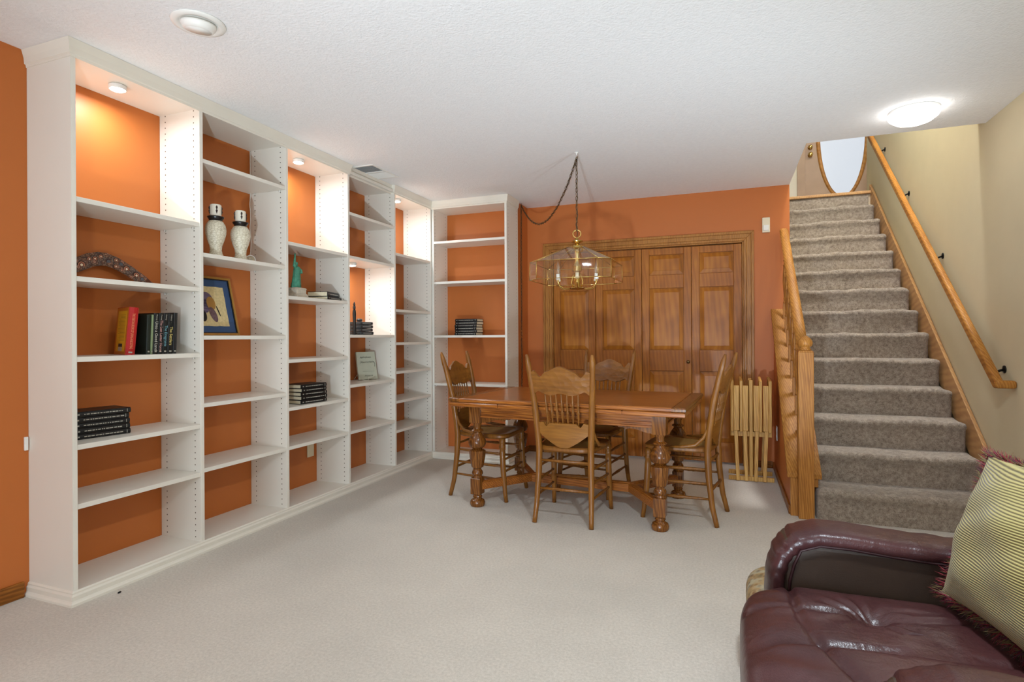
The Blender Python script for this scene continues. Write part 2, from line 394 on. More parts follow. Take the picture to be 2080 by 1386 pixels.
# ------------------------------------------------------------------ closet: casing and four bifold leaves
m = MB(); W = 0.083
def casing_run(m, pts):   # stepped profile around the opening, mitred: offsets from inner edge, thickness steps
    for (a, b, t0) in ((0, 0.022, 0.012), (0.022, 0.060, 0.017), (0.060, W, 0.024)):
        xi0, xi1, zi = OX0 - a, OX1 + a, OZ + a; xo0, xo1, zo = OX0 - b, OX1 + b, OZ + b
        y0, y1 = YB, YB - t0
        for P, Q in ((((xi0, 0), (xo0, 0)), ((xi0, zi), (xo0, zo))), (((xi0, zi), (xo0, zo)), ((xi1, zi), (xo1, zo))), (((xi1, zi), (xo1, zo)), ((xi1, 0), (xo1, 0)))):
            f = lambda p: [(p[0][0], y0, p[0][1]), (p[1][0], y0, p[1][1]), (p[1][0], y1, p[1][1]), (p[0][0], y1, p[0][1])]
            m.hull(f(P), f(Q))
casing_run(m, None)
m.box(OX0, OX0 + 0.012, YB, YB + T, 0, OZ).box(OX1 - 0.012, OX1, YB, YB + T, 0, OZ).box(OX0, OX1, YB, YB + T, OZ - 0.012, OZ)
struct(m.build('trim_1', OAK, bevel=0.003))
EX = [-1.594, -1.176, -0.741, -0.300, 0.123]
for i in range(4):
    a, b = EX[i] + 0.002, EX[i + 1] - 0.002; yf, yk = YB + 0.014, YB + 0.044
    ROWS = ((1.70, 1.885), (1.01, 1.578), (0.19, 0.82)); st = 0.066
    lf = bpy.data.objects.new('door_%d' % (i + 1), None); C.objects.link(lf); lf.location = ((a + b) / 2, yf, 0); struct(lf)
    lf['label'] = 'stained wood bifold closet door leaf with three raised panels'
    m = MB(); m.box(a, b, yf + 0.016, yk, 0.018, 1.945)
    m.box(a, a + st, yf, yf + 0.016, 0.018, 1.945).box(b - st, b, yf, yf + 0.016, 0.018, 1.945)
    zs = [0.018] + [z for r in reversed(ROWS) for z in r] + [1.945]
    for k in range(0, len(zs), 2): m.box(a + st, b - st, yf, yf + 0.016, zs[k], zs[k + 1])
    m.build('door_frame', DOORW, lf, bevel=0.003)
    for z0, z1 in ROWS:
        m = MB(); xa, xb = a + st + 0.004, b - st - 0.004; q = lambda d, y: [(xa + d, y, z0 + 0.004 + d), (xb - d, y, z0 + 0.004 + d), (xb - d, y, z1 - 0.004 - d), (xa + d, y, z1 - 0.004 - d)]
        m.loops([q(0, yf + 0.016), q(0.0, yf + 0.012), q(0.034, yf + 0.003), q(0.036, yf + 0.001)]); m.build('panel', DOORP, lf)
    if i == 2:
        m = MB(); ax = Matrix.Rotation(PI / 2, 3, 'X')
        m.lathe([(0.006, 0), (0.006, 0.012), (0.014, 0.016), (0.016, 0.022), (0.012, 0.028), (0.002, 0.030)], (b - 0.028, yf, 0.905), 14, ax)
        m.build('knob', DARKBRASS, lf, True)

# ------------------------------------------------------------------ front door upstairs (oval glass), seen over the landing
dr = bpy.data.objects.new('door_5', None); C.objects.link(dr); dr.location = (DX0, YD, ZL); struct(dr); dr['label'] = 'upstairs front door with a large oval glass and brass hardware'
FD = plain('painted_entry_door', (178, 152, 130), 0.5, 0.3)
ocx, ocz, orx, orz = 1.478, ZL + 1.22, 0.27, 0.86
def oval(rx, rz, y, n=48): return [(ocx + rx * math.cos(2 * PI * k / n), y, ocz + rz * math.sin(2 * PI * k / n)) for k in range(n)]
def rectl(y, n=48):
    o = []
    for k in range(n):
        a = 2 * PI * k / n; c, s_ = math.cos(a), math.sin(a); t = min((DX1 - ocx if c > 0 else ocx - DX0) / max(abs(c), 1e-6), (ZL + 2.06 - ocz if s_ > 0 else ocz - ZL - 0.01) / max(abs(s_), 1e-6))
        o.append((ocx + t * c, y, ocz + t * s_))
    return o
m = MB(); m.loops([oval(orx, orz, YD + 0.06), rectl(YD + 0.06), rectl(YD + 0.02), oval(orx, orz, YD + 0.02), oval(orx, orz, YD + 0.06)], cap=False); m.build('door_slab', FD, dr)
m = MB(); m.loops([oval(orx + 0.05, orz + 0.05, YD + 0.02), oval(orx + 0.045, orz + 0.045, YD + 0.005), oval(orx + 0.02, orz + 0.02, YD - 0.004), oval(orx, orz, YD + 0.008), oval(orx, orz, YD + 0.03)], cap=False)
m.build('oval_frame', wood('oval_frame_wood', (150, 104, 66), (176, 128, 86), (196, 150, 106), (3, 3, 3), 3), dr, True)
t = NT('frosted_daylight_glass'); t.set(0.3, 0.3, 0, lin((70, 74, 80))); t.p.inputs['Emission Color'].default_value = (0.86, 0.92, 1, 1); t.p.inputs['Emission Strength'].default_value = 0.62
m = MB(); m.loops([oval(orx, orz, YD + 0.03), oval(orx, orz, YD + 0.036)]); m.build('pane', t.m, dr)
for zz, rr in ((3.640 - ZL, 0.030), (3.745 - ZL, 0.026)):
    m = MB(); m.lathe([(0.032, 0), (0.032, 0.006), (0.012, 0.010), (0.012, 0.03), (rr, 0.036), (rr, 0.055), (0.01, 0.062)], (1.087, YD + 0.02, ZL + zz), 16, Matrix.Rotation(PI / 2, 3, 'X')); m.build('knob', BRASS, dr, True)
m = MB(); m.box(DX0 - 0.10, DX0, YD - 0.02, YD + 0.06, ZL, ZL + 2.08).box(DX1, DX1 + 0.10, YD - 0.02, YD + 0.06, ZL, ZL + 2.08).box(DX0 - 0.10, DX1 + 0.10, YD - 0.02, YD + 0.06, ZL + 2.08, ZL + 2.17)
struct(m.build('trim_2', FD, bevel=0.004))

# ------------------------------------------------------------------ staircase
SX0, SX1 = 0.514, 1.425
st = thing('staircase', 'straight flight of stairs covered in thick taupe carpet', 'stairs', (0.97, Y1, 0))
def step_mesh(n):
    yf = Y1 + (n - 1) * RUN; z0 = (n - 1) * RISE; z1 = n * RISE
    prof = [(yf + 0.004, z0), (yf + 0.004, z0 + RISE * 0.5), (yf - 0.004, z1 - 0.055), (yf - 0.016, z1 - 0.040), (yf - 0.020, z1 - 0.024), (yf - 0.015, z1 - 0.009), (yf - 0.002, z1 - 0.001), (yf + 0.03, z1), (yf + 0.14, z1 - 0.001), (yf + RUN + 0.006, z1)]
    rnd = random.Random(n); ph = [rnd.uniform(0, 6) for _ in range(4)]; N = 56; g = []
    for j, (y, z) in enumerate(prof):
        row = []
        for i in range(N + 1):
            t = i / N; x = SX0 + (SX1 - SX0) * t
            edge = max(0, 1 - (SX1 - x) / 0.035); edgel = max(0, 1 - (x - SX0) / 0.03)
            k = 0 if j < 2 or j > 8 else 1
            wob = k * (0.0045 * math.sin(9 * t + ph[0]) + 0.003 * math.sin(23 * t + ph[1]) + 0.0018 * math.sin(61 * t + ph[2]) + rnd.uniform(-0.0012, 0.0012))
            rd = 0.016 * (edge ** 2 + edgel ** 2)
            row.append((x, y - wob * 0.6 + (rd if j < 7 else 0), z + wob * (1 if 4 <= j <= 8 else 0.3) - (rd * 0.8 if 4 <= j <= 8 else 0)))
        g.append(row)
    m = MB(); b = 0; n0 = 0
    for row in g: m.v += row
    W_ = N + 1
    for j in range(len(g) - 1):
        for i in range(N): a = j * W_ + i; m.f.append((a, a + 1, a + W_ + 1, a + W_)); m.mi.append(0)
    for side in (0, N):                       # carpet returns down both ends
        k0 = len(m.v); m.v.append((g[0][side][0], yf + RUN, z0)); m.f.append(tuple(j * W_ + side for j in range(len(g))) + (k0,)); m.mi.append(0)
    return m
for n in range(1, 14): step_mesh(n).build('step', STAIRC, st, True)
m = MB(); m.box(SX0, SX1, YL + 0.004, YL + 0.03, ZL - RISE, ZL - 0.03); m.build('step', STAIRC, st)
m = MB(); m.box(XS + 0.003, XR - 0.003, YL - 0.02, YL + 0.06, ZL - 0.028, ZL + 0.004); m.build('landing_nosing', PALEOAK, st, bevel=0.008)
m = MB()
for xx in ((XR - 0.025, XR - 0.002),):
    a, b = Y1 + 0.02, YL + 0.06; zt = lambda y: RISE + 0.035 + (y - Y1) * CAPS
    sec = lambda y, lo: [(xx[0], y, lo), (xx[1], y, lo), (xx[1], y, zt(y)), (xx[0], y, zt(y))]
    m.hull(sec(a, 0.0), sec(b, ZL - 0.26))
m.build('skirt_board', PALEOAK, st, bevel=0.003)
m = MB(); m.hull([(SX0 - 0.01, Y1 + 0.15, 0), (SX1, Y1 + 0.15, 0), (SX1, Y1 + 0.15, 0.05), (SX0 - 0.01, Y1 + 0.15, 0.05)], [(SX0 - 0.01, YL, 0), (SX1, YL, 0), (SX1, YL, ZL - 0.27), (SX0 - 0.01, YL, ZL - 0.27)])
m.build('stringer', PALEOAK, st)

# balustrade on the half wall
bl = thing('stair_balustrade', 'oak balustrade with acorn-topped newel and turned spindles on the half wall', 'railing', (0.452, 3.95, 0))
NX = (0.409, 0.497); NY = (3.905, 3.99)
m = MB(); m.box(NX[0], NX[1], NY[0], NY[1], 0, 1.035); m.sq([(0.044, 1.035), (0.036, 1.045)], (0.453, 3.9475, 0)); nw = m.build('newel_post', OAK, bl, bevel=0.004)
m = MB(); m.lathe([(0.030, 1.044), (0.036, 1.050), (0.030, 1.056), (0.026, 1.064), (0.038, 1.070), (0.044, 1.084), (0.043, 1.098), (0.034, 1.115), (0.018, 1.130), (0.003, 1.138)], (0.453, 3.9475, 0), 24); m.build('acorn_finial', OAK, bl, True)
m = MB(); cx0, cx1 = 0.350, 0.544
for (a, b) in ((cx0, NX[0]), (NX[1], cx1)):
    m.hull([(a, 3.955, capz(3.955) - 0.03), (b, 3.955, capz(3.955) - 0.03), (b, 3.955, capz(3.955)), (a, 3.955, capz(3.955))], [(a, NY[1], capz(NY[1]) - 0.03), (b, NY[1], capz(NY[1]) - 0.03), (b, NY[1], capz(NY[1])), (a, NY[1], capz(NY[1]))])
ye = YB - 0.002
m.hull([(cx0, NY[1], capz(NY[1]) - 0.03), (cx1, NY[1], capz(NY[1]) - 0.03), (cx1, NY[1], capz(NY[1])), (cx0, NY[1], capz(NY[1]))], [(cx0, ye, capz(ye) - 0.03), (cx1, ye, capz(ye) - 0.03), (cx1, ye, capz(ye)), (cx0, ye, capz(ye))])
m.build('cap_board', OAKY, bl, bevel=0.003)
m = MB(); m.box(HX0 - 0.004, NX[0], 3.962, 3.984, 0.0, 0.245); m.box(NX[1], 0.525, 3.962, 3.984, 0.19, 0.245); m.build('end_board', OAK, bl, bevel=0.002)
railz = lambda y: 1.005 + (y - 3.99) * 0.775
m = MB(); lp = []
for y in (3.985, 4.3, 4.8, 5.25, 5.300):
    c = Vector((0.452, y, railz(y) - 0.004)); n_ = []
    for x, z in ((-0.020, -0.030), (0.020, -0.030), (0.022, -0.012), (0.031, -0.004), (0.033, 0.010), (0.026, 0.024), (0.012, 0.031), (-0.012, 0.031), (-0.026, 0.024), (-0.033, 0.010), (-0.031, -0.004), (-0.022, -0.012)): n_.append(c + Vector((x, 0, z)))
    lp.append(n_)
m.loops(lp); m.build('handrail', OAKY, bl, True, angle=0.7)
sp_prof = lambda H: [(0.016, 0), (0.016, 0.11), (0.011, 0.118), (0.016, 0.128), (0.011, 0.138), (0.010, 0.152), (0.015, 0.162), (0.010, 0.172), (0.012, 0.22), (0.017, 0.30), (0.016, 0.36), (0.011, 0.43), (0.016, 0.438), (0.010, 0.446), (0.009, 0.47), (0.014, 0.478), (0.010, 0.486), (0.010, H)]
bme = None
for k in range(9):
    y = 4.085 + k * 0.142
    Hs = railz(y) - 0.028 - capz(y) + 0.004
    if bme is None:
        m = MB(); m.sq([(0.0155, -0.014), (0.0155, 0.12)], (0, 0, 0)); m.lathe(sp_prof(Hs)[2:], (0, 0, 0), 12)
        o = m.build('baluster', OAK, bl, True, world=False, angle=0.6); bme = o.data
    else:
        o = bpy.data.objects.new('baluster', bme); C.objects.link(o); o.parent = bl
    o.location = (0.452 - bl.location.x, y - bl.location.y, capz(y))

# wall handrail on the right wall
wr = thing('wall_handrail', 'round-edged oak handrail on black brackets along the khaki stair wall', 'handrail', (1.44, 3.85, 0.86))
m = MB(); A = Vector((1.395, 3.86, 0.855)); B = Vector((1.395, 7.0, 3.355)); m.beam(A, B, 0.042, 0.056, (0, 0, 1))
m.beam((1.374, 3.862, 0.862), (1.4695, 3.862, 0.862), 0.052, 0.044); m.build('rail', OAKY, wr, bevel=0.014, seg=4)
for y in (3.99, 4.96, 5.77, 6.55):
    z = 0.855 + (y - 3.86) * 2.5 / 3.14; m = MB(); m.tube([(1.4695, y, z - 0.02), (1.445, y, z - 0.028), (1.415, y, z - 0.045), (1.398, y, z - 0.03)], 0.007, 8)
    m.lathe([(0.022, 0), (0.022, 0.005), (0.008, 0.008)], (1.4695, y, z - 0.02), 14, Matrix.Rotation(-PI / 2, 3, 'Y')); m.build('bracket', BLACKM, wr, True)

# ------------------------------------------------------------------ built-in bookcases on the left wall
XF = -2.613                                     # front face of the boards
PY = [1.585, 2.215, 2.841, 3.469, 4.092, 4.714]; PT = 0.021
SHELVES = [(1.753, 1.409, 1.060, 0.681, 0.425), (2.100, 1.597, 1.153, 0.790, 0.442), (1.756, 1.408, 1.000, 0.692, 0.443), (2.074, 1.750, 1.160, 0.787, 0.442), (1.856, 1.378, 1.095, 0.850, 0.600, 0.350)]
WHERE = ['white built-in bookcase unit with boomerang and upright novels, next to the bare orange wall', 'white built-in bookcase unit holding two candle urns and a blue framed picture', 'white built-in bookcase unit with green statuette and stacked black books', 'white built-in bookcase unit holding an easel booklet and stacked grey cases', 'white built-in bookcase unit with empty shelves in the corner, lit at the top']
XB = XL + 0.001
for i in range(5):
    a, b = PY[i] + PT, PY[i + 1]
    un = thing('bookcase', WHERE[i], 'bookcase', (XB, PY[i], 0), group='built-in bookcase units')
    MB().box(XB, XF, PY[i] + (0.003 if i == 0 else 0), PY[i] + PT, 0, 2.38).build('side_panel', SIDE, un, bevel=0.0015)
    if i == 0: MB().box(XB, XF, PY[i], PY[i] + 0.003, 0, 2.38).build('end_panel', SHELF, un)
    if i == 4: MB().box(XB, XF, b, b + PT, 0, 2.38).build('side_panel', SIDE, un, bevel=0.0015)
    MB().box(XB, XF, a, b, 2.358, 2.38).build('top_panel', SHELF, un)
    MB().box(XB, XF - 0.002, a, b, 0.035, 0.058).build('bottom_panel', SHELF, un)
    for z in SHELVES[i]:
        sh = MB().box(XB, XF - 0.003, a + 0.001, b - 0.001, z - 0.022, z).build('shelf', SHELF, un, bevel=0.0015)
        for x in (-2.655, -2.865):
            for y, sg in ((a, 1), (b, -1)):
                MB().lathe([(0.004, 0), (0.004, 0.008), (0.007, 0.008), (0.007, 0.010)], (x, y, z - 0.0275), 8, Matrix.Rotation(-sg * PI / 2, 3, 'X')).build('shelf_pin', WHITEP, sh, True)
YCF = 4.727; CX0, CX1 = -2.613, -1.847
un = thing('corner_bookcase', 'white bookcase unit standing across the corner, facing the room beside the closet', 'bookcase', (CX0, YBUMP, 0), group='built-in bookcase units')
YW = YBUMP - 0.001
MB().box(CX0, CX0 + PT, 4.737, YW, 0, 2.38).build('side_panel', SIDEC, un, bevel=0.0015)
MB().box(CX1 - PT, CX1, YCF, YW, 0, 2.38).build('side_panel', SIDEC, un, bevel=0.0015)
MB().box(CX0 + PT, CX1 - PT, YCF, YW, 2.345, 2.365).build('top_panel', SHELF, un)
MB().box(CX0 + PT, CX1 - PT, YCF + 0.002, YW, 0.035, 0.058).build('bottom_panel', SHELF, un)
for z in (2.042, 1.661, 1.156, 0.705):
    sh = MB().box(CX0 + PT + 0.001, CX1 - PT - 0.001, YCF + 0.006, YW, z - 0.022, z).build('shelf', SHELF, un, bevel=0.0015)
    for y in (4.765, 4.98):
        for x, sg in ((CX0 + PT, 1), (CX1 - PT, -1)):
            MB().lathe([(0.004, 0), (0.004, 0.008), (0.007, 0.008), (0.007, 0.010)], (x, y, z - 0.0275), 8, Matrix.Rotation(sg * PI / 2, 3, 'Y')).build('shelf_pin', WHITEP, sh, True)

# crown and base mouldings: profile (outward offset, z) swept with mitres
def sweep(path, prof):
    """path: list of (corner point, outward mitre vector)"""
    m = MB(); m.loops([[(p[0] + n[0] * d, p[1] + n[1] * d, z) for d, z in prof] for p, n in path]); return m
crown = [(-0.004, 2.346), (0.003, 2.346), (0.004, 2.356), (0.010, 2.360), (0.012, 2.385), (0.019, 2.412), (0.021, 2.419), (-0.004, 2.419)]
R4 = 0.03
path = [((XL + 0.001, PY[0]), (0, -1)), ((XF, PY[0]), (1, -1)), ((XF, 3.486), (1, 1)), ((XF - R4, 3.486), (1, 1)), ((XF - R4, 4.094), (1, -1)), ((XF, 4.094), (1, -1)), ((XF, YCF), (1, -1)), ((CX1, YCF), (1, -1)), ((CX1, YW), (1, 0))]
struct(sweep(path, crown).build('trim_3', TRIMW))
base = [(-0.004, 0.0), (0.020, 0.0), (0.020, 0.010), (0.015, 0.016), (0.012, 0.022), (0.012, 0.040), (0.007, 0.048), (0.007, 0.054), (0.001, 0.060), (-0.004, 0.060)]
path = [((XL + 0.001, PY[0]), (0, -1)), ((XF, PY[0]), (1, -1)), ((XF, YCF), (1, -1)), ((CX1, YCF), (1, -1)), ((CX1, YW), (1, 0))]
struct(sweep(path, base).build('trim_4', TRIMW))

# puck lights
PUCKG = emit('lit_puck_lens', (255, 244, 228), 12)
CHROME = plain('white_enamel', (230, 230, 228), 0.25, 0.5, var=0)
def puck(loc, label, power):
    p = thing('puck_light', label, 'light', loc, group='bookcase puck lights'); z = loc[2]
    MB().lathe([(0.036, z - 0.022), (0.038, z - 0.018), (0.038, z - 0.004), (0.033, z), (0.01, z)], (loc[0], loc[1], 0), 24).build('housing', CHROME, p, True, angle=0.6)
    MB().lathe([(0.008, z - 0.029), (0.026, z - 0.026), (0.033, z - 0.022), (0.033, z - 0.019)], (loc[0], loc[1], 0), 24).build('lens', PUCKG, p, True)
    lamp('bulb', 'AREA', (0, 0, -0.032), power, (0.84, 0.93, 1.0), 0.05, (0, 0, 0), p)
puck((-2.735, 1.868, 2.358), 'lit puck light over the boomerang unit', 3.6)
puck((-2.735, 3.095, 2.358), 'lit puck light over the statuette unit', 3.6)
puck((-2.72, 4.30, 2.358), 'lit puck light over the empty corner unit', 3.6)
puck((-2.765, 3.715, 1.728), 'lit puck light under a middle shelf above the dark disc cases', 3.2)

# ------------------------------------------------------------------ things on the shelves
def book(label, group, loc, rot, L, W_, T_, cover, marks=None, round_spine=True, name='hardcover_book', lines=2, seed=0, matrix=None):
    """lying book: x along spine (length L), spine at -y, thickness up"""
    b = thing(name, label, 'book', loc, rot, group)
    if matrix is not None: b.matrix_world = matrix
    c = 0.0025; m = MB()
    m.box(-L / 2, L / 2, -W_ / 2 + 0.004, W_ / 2, 0, c).box(-L / 2, L / 2, -W_ / 2 + 0.004, W_ / 2, T_ - c, T_)
    m.hull([(-L / 2, -W_ / 2 + 0.006, 0), (-L / 2, -W_ / 2 + 0.001, T_ * 0.15), (-L / 2, -W_ / 2 - 0.001, T_ * 0.5), (-L / 2, -W_ / 2 + 0.001, T_ * 0.85), (-L / 2, -W_ / 2 + 0.006, T_)], [(L / 2, -W_ / 2 + 0.006, 0), (L / 2, -W_ / 2 + 0.001, T_ * 0.15), (L / 2, -W_ / 2 - 0.001, T_ * 0.5), (L / 2, -W_ / 2 + 0.001, T_ * 0.85), (L / 2, -W_ / 2 + 0.006, T_)])
    cv = m.build('cover', cover, b, world=False)
    MB().box(-L / 2 + 0.004, L / 2 - 0.004, -W_ / 2 + 0.005, W_ / 2 - 0.004, c, T_ - c).build('page_block', PAPER, b, world=False)
    if lines:
        r = random.Random(seed); m = MB(); y = -W_ / 2 - 0.0014; x = -L * 0.33
        while x < L * 0.34:                                   # illegible title print
            w_ = r.uniform(0.004, 0.016); h_ = T_ * 0.09; m.box(x, x + w_, y, y + 0.002, T_ * 0.5 - h_, T_ * 0.5 + h_); x += w_ + r.uniform(0.002, 0.005)
        m.box(-L / 2 + 0.014, -L / 2 + 0.022, y, y + 0.002, T_ * 0.38, T_ * 0.62); m.box(L / 2 - 0.017, L / 2 - 0.015, y, y + 0.002, T_ * 0.2, T_ * 0.8)
        m.build('title_print', PRINT, cv, world=False)
    return b
ORD = ['bottom', 'second from the bottom', 'third from the bottom', 'fourth from the bottom', 'fifth from the bottom', 'sixth from the bottom']
def stack(n, where, group, corner, rz, L, W_, T_, jig, seed):
    """corner: position of stack centre on the shelf"""
    r = random.Random(seed); z = corner[2]
    for k in range(n):
        pos = 'topmost' if k == n - 1 else ORD[k]
        t = T_ * r.uniform(0.92, 1.08)
        book('black hardcover book, %s in the stack of %s %s' % (pos, ['', '', 'two', 'three', 'four', 'five', 'six'][n], where), group, (corner[0] + r.uniform(-jig, jig), corner[1] + r.uniform(-jig, jig), z), (0, 0, rz + r.uniform(-0.03, 0.03)), L, W_, t, BLACKB, seed=seed * 10 + k)
        z += t + 0.0003
stack(5, 'below the upright novels', 'black books in shelf stacks', (-2.802, 1.795, 0.6815), PI / 2 - 0.14, 0.235, 0.158, 0.0255, 0.004, 1)
stack(5, 'below the green statuette', 'black books in shelf stacks', (-2.735, 3.155, 0.6925), PI / 2 - 0.05, 0.238, 0.155, 0.0250, 0.006, 2)
stack(6, 'on the corner bookcase', 'black books in shelf stacks', (-2.29, 4.872, 1.1565), -0.02, 0.225, 0.15, 0.0255, 0.004, 4)
book('thick black hardcover lying on top of a thin one beside the green statuette', 'books beside the statuette', (-2.725, 3.335, 1.4305), (0, 0, PI / 2 + 0.30), 0.22, 0.15, 0.034, BLACKB, seed=31)
book('thin black hardcover lying under a thicker one beside the green statuette', 'books beside the statuette', (-2.72, 3.345, 1.4085), (0, 0, PI / 2 + 0.24), 0.235, 0.155, 0.0215, BLACKB, seed=32)

# upright books: local x (spine length) -> world Z, local y -> -X, local z (thickness) -> -Y
def upright(label, y0, T_, L, W_, cover, text=None, tcol=None, tsize=0.02, lean=0.0, xfront=-2.69, author=None, name='paperback_book', yaw=0.0, z=1.0605):
    Rm = Matrix(((0, -1, 0), (0, 0, -1), (1, 0, 0))).to_4x4()
    Mw = Matrix.Translation((xfront - W_ / 2, y0, z)) @ Matrix.Rotation(yaw, 4, 'Z') @ Matrix.Rotation(lean, 4, 'X') @ Matrix.Translation((0, T_, L / 2)) @ Rm
    b = book(label, 'upright novels on the boomerang unit', (0, 0, 0), (0, 0, 0), L, W_, T_, cover, lines=0, name=name, matrix=Mw)
    sq_ = 0.52 if text and len(text) > 30 else 0.86
    if text:                      # titles read downward: reading direction = -x local, up = toward +z local, facing -y
        text_mesh('title_print', text, tsize, tcol, b, frame_mat((-sq_, 0, 0), (0, 0, -1), (0, -1, 0), (-0.012 if author else 0, -W_ / 2 - 0.0014, T_ / 2)))
    if author: text_mesh('author_print', author, tsize * 0.42, PRINT, b, frame_mat((-1, 0, 0), (0, 0, -1), (0, -1, 0), (L * 0.40, -W_ / 2 - 0.0014, T_ / 2)))
    MB().box(-L / 2 + 0.010, -L / 2 + 0.017, -W_ / 2 - 0.0014, -W_ / 2, T_ * 0.3, T_ * 0.7).build('publisher_mark', PRINT, b, world=False)
    return b
colm = lambda n, c: plain(n, c, 0.45, 0.35, var=0.03)
REDB = colm('red_book_jacket', (176, 28, 26)); DKGRN = colm('dark_green_cover', (26, 34, 26)); BLKG = colm('black_paperback', (20, 21, 20)); GREENP = colm('sage_green_cover', (128, 142, 104))
LN = 0.045
y = 1.893
rb = upright('red and mustard hardcover leaning on the novels, its back cover showing', y, 0.040, 0.232, 0.158, REDB, 'THE TIBETAN BOOK OF LIVING AND DYING', colm('orange_print', (232, 150, 104)), 0.0165, -0.085, -2.69, None, 'hardcover_book', -0.30, 1.0605)
# mustard back cover panel on the face toward -Y  (local +z side)
L_, W_, T_ = 0.232, 0.158, 0.040
MB().box(-L_ / 2 + 0.002, L_ / 2 - 0.002, -W_ / 2 + 0.006, W_ / 2 - 0.002, T_ - 0.0002, T_ + 0.0005).build('back_cover', colm('ochre_jacket', (190, 108, 30)), rb, world=False)
MB().box(-L_ / 2 + 0.016, L_ / 2 - 0.018, -W_ / 2 + 0.022, W_ / 2 - 0.022, T_ + 0.0003, T_ + 0.0010).build('blurb_panel', colm('mustard_jacket', (222, 164, 34)), rb, world=False)
m = MB(); r = random.Random(5)
for k in range(20): m.box(0.078 - k * 0.0066, 0.0795 - k * 0.0066, -0.048 + r.uniform(0, 0.006), 0.048 - r.uniform(0, 0.03), T_ + 0.0009, T_ + 0.0012)
m.build('blurb_print', colm('brown_print', (140, 96, 30)), rb, world=False)
m = MB(); m.box(-0.078, -0.062, -0.028, 0.022, T_ + 0.0009, T_ + 0.0013); m.build('barcode_head', colm('navy_print', (34, 32, 50)), rb, world=False)
m = MB(); m.box(-0.098, -0.079, -0.028, 0.022, T_ + 0.0009, T_ + 0.0013); m.build('barcode', colm('grey_print', (170, 160, 150)), rb, world=False)
y = 1.968
for lab, T_, L, cov, tx, tc, ts, au in (
    ('dark green paperback with a faint title, leaning right beside the red hardcover', 0.022, 0.196, DKGRN, None, None, 0, None),
    ('plain sage green book between dark novels', 0.012, 0.198, GREENP, None, None, 0, None),
    ('black novel with the white title Unto a Good Land', 0.026, 0.206, BLKG, 'Unto a Good Land', (206, 204, 192), 0.0225, 'Moberg'),
    ('black novel with the pink title The Last Letter Home', 0.024, 0.207, BLKG, 'The Last Letter Home', (206, 158, 152), 0.0205, 'Moberg'),
    ('black novel with the pale blue title The Emigrants', 0.026, 0.208, BLKG, 'The Emigrants', (118, 170, 182), 0.0215, 'Moberg'),
    ('black novel with the yellow title The Settlers', 0.030, 0.207, BLKG, 'The Settlers', (222, 200, 120), 0.0225, 'Moberg'),
    ('black hardcover with a tiny spine title at the end of the upright novels', 0.022, 0.212, BLACKB, None, None, 0, None)):
    upright(lab, y, T_, L, 0.13, cov, tx, colm('title_ink', tc) if tc else None, ts, -LN, -2.685, au)
    y += T_ / math.cos(LN) + 0.0006

# boomerang leaning on the wall
def boom_mat():
    t = NT('painted_boomerang').set(0.35, 0.45); v = t.coord((1, 1, 1))
    vo = t.n('ShaderNodeTexVoronoi'); vo.inputs['Scale'].default_value = 34; t.l(v, vo.inputs['Vector'])
    rings = t.ramp(vo.outputs['Distance'], [(0.0, lin((236, 220, 190))), (0.10, lin((150, 62, 34))), (0.22, lin((206, 150, 120))), (0.32, lin((74, 30, 22))), (0.46, lin((146, 100, 74))), (0.6, lin((70, 40, 28))), (0.8, lin((112, 92, 86)))])
    mx = t.n('ShaderNodeMix', data_type='RGBA'); mx.inputs[0].default_value = 0.35; t.l(rings, mx.inputs[6])
    d2 = t.n('ShaderNodeTexVoronoi'); d2.inputs['Scale'].default_value = 120; t.l(v, d2.inputs['Vector'])
    t.l(t.ramp(d2.outputs['Distance'], [(0.1, lin((196, 176, 150))), (0.5, lin((64, 36, 28)))]), mx.inputs[7]); t.l(mx.outputs[2], t.p.inputs['Base Color']); return t.m
bo = thing('boomerang', 'curved wooden boomerang painted with dotted rings, leaning on the orange wall', 'boomerang', (-2.855, 1.93, 1.4095))
mid = [(1.668, 1.4095 + 0.025), (1.72, 1.466), (1.76, 1.487), (1.82, 1.518), (1.87, 1.531), (1.905, 1.530), (1.95, 1.516), (2.0, 1.489), (2.05, 1.456), (2.08, 1.436)]
wd = [0.010, 0.027, 0.031, 0.033, 0.034, 0.034, 0.033, 0.031, 0.030, 0.028]
def ribbon(pts, ws, th):
    lp = []
    for i, (y, z) in enumerate(pts):
        a = pts[max(i - 1, 0)]; b = pts[min(i + 1, len(pts) - 1)]; d = Vector((b[0] - a[0], b[1] - a[1])).normalized(); n_ = Vector((-d.y, d.x))
        ring = []
        for s_, t_ in ((1, 0.3), (0.6, 1), (-0.6, 1), (-1, 0.3), (-1, -0.3), (1, -0.3)):
            yy = y + n_.x * ws[i] * s_; zz = z + n_.y * ws[i] * s_; zz = max(zz, 1.4096)
            ring.append((-2.84 - (zz - 1.4095) * 0.25 + th * t_, yy, zz))
        lp.append(ring)
    return MB().loops(lp)
ribbon(mid, wd, 0.006).build('painted_body', boom_mat(), bo, True, angle=0.8)
ribbon([(2.08, 1.436), (2.11, 1.4205), (2.15, 1.4105)], [0.028, 0.019, 0.004], 0.006).build('bare_tip', plain('dark_boomerang_wood', (92, 44, 20), 0.4), bo, True, angle=0.8)

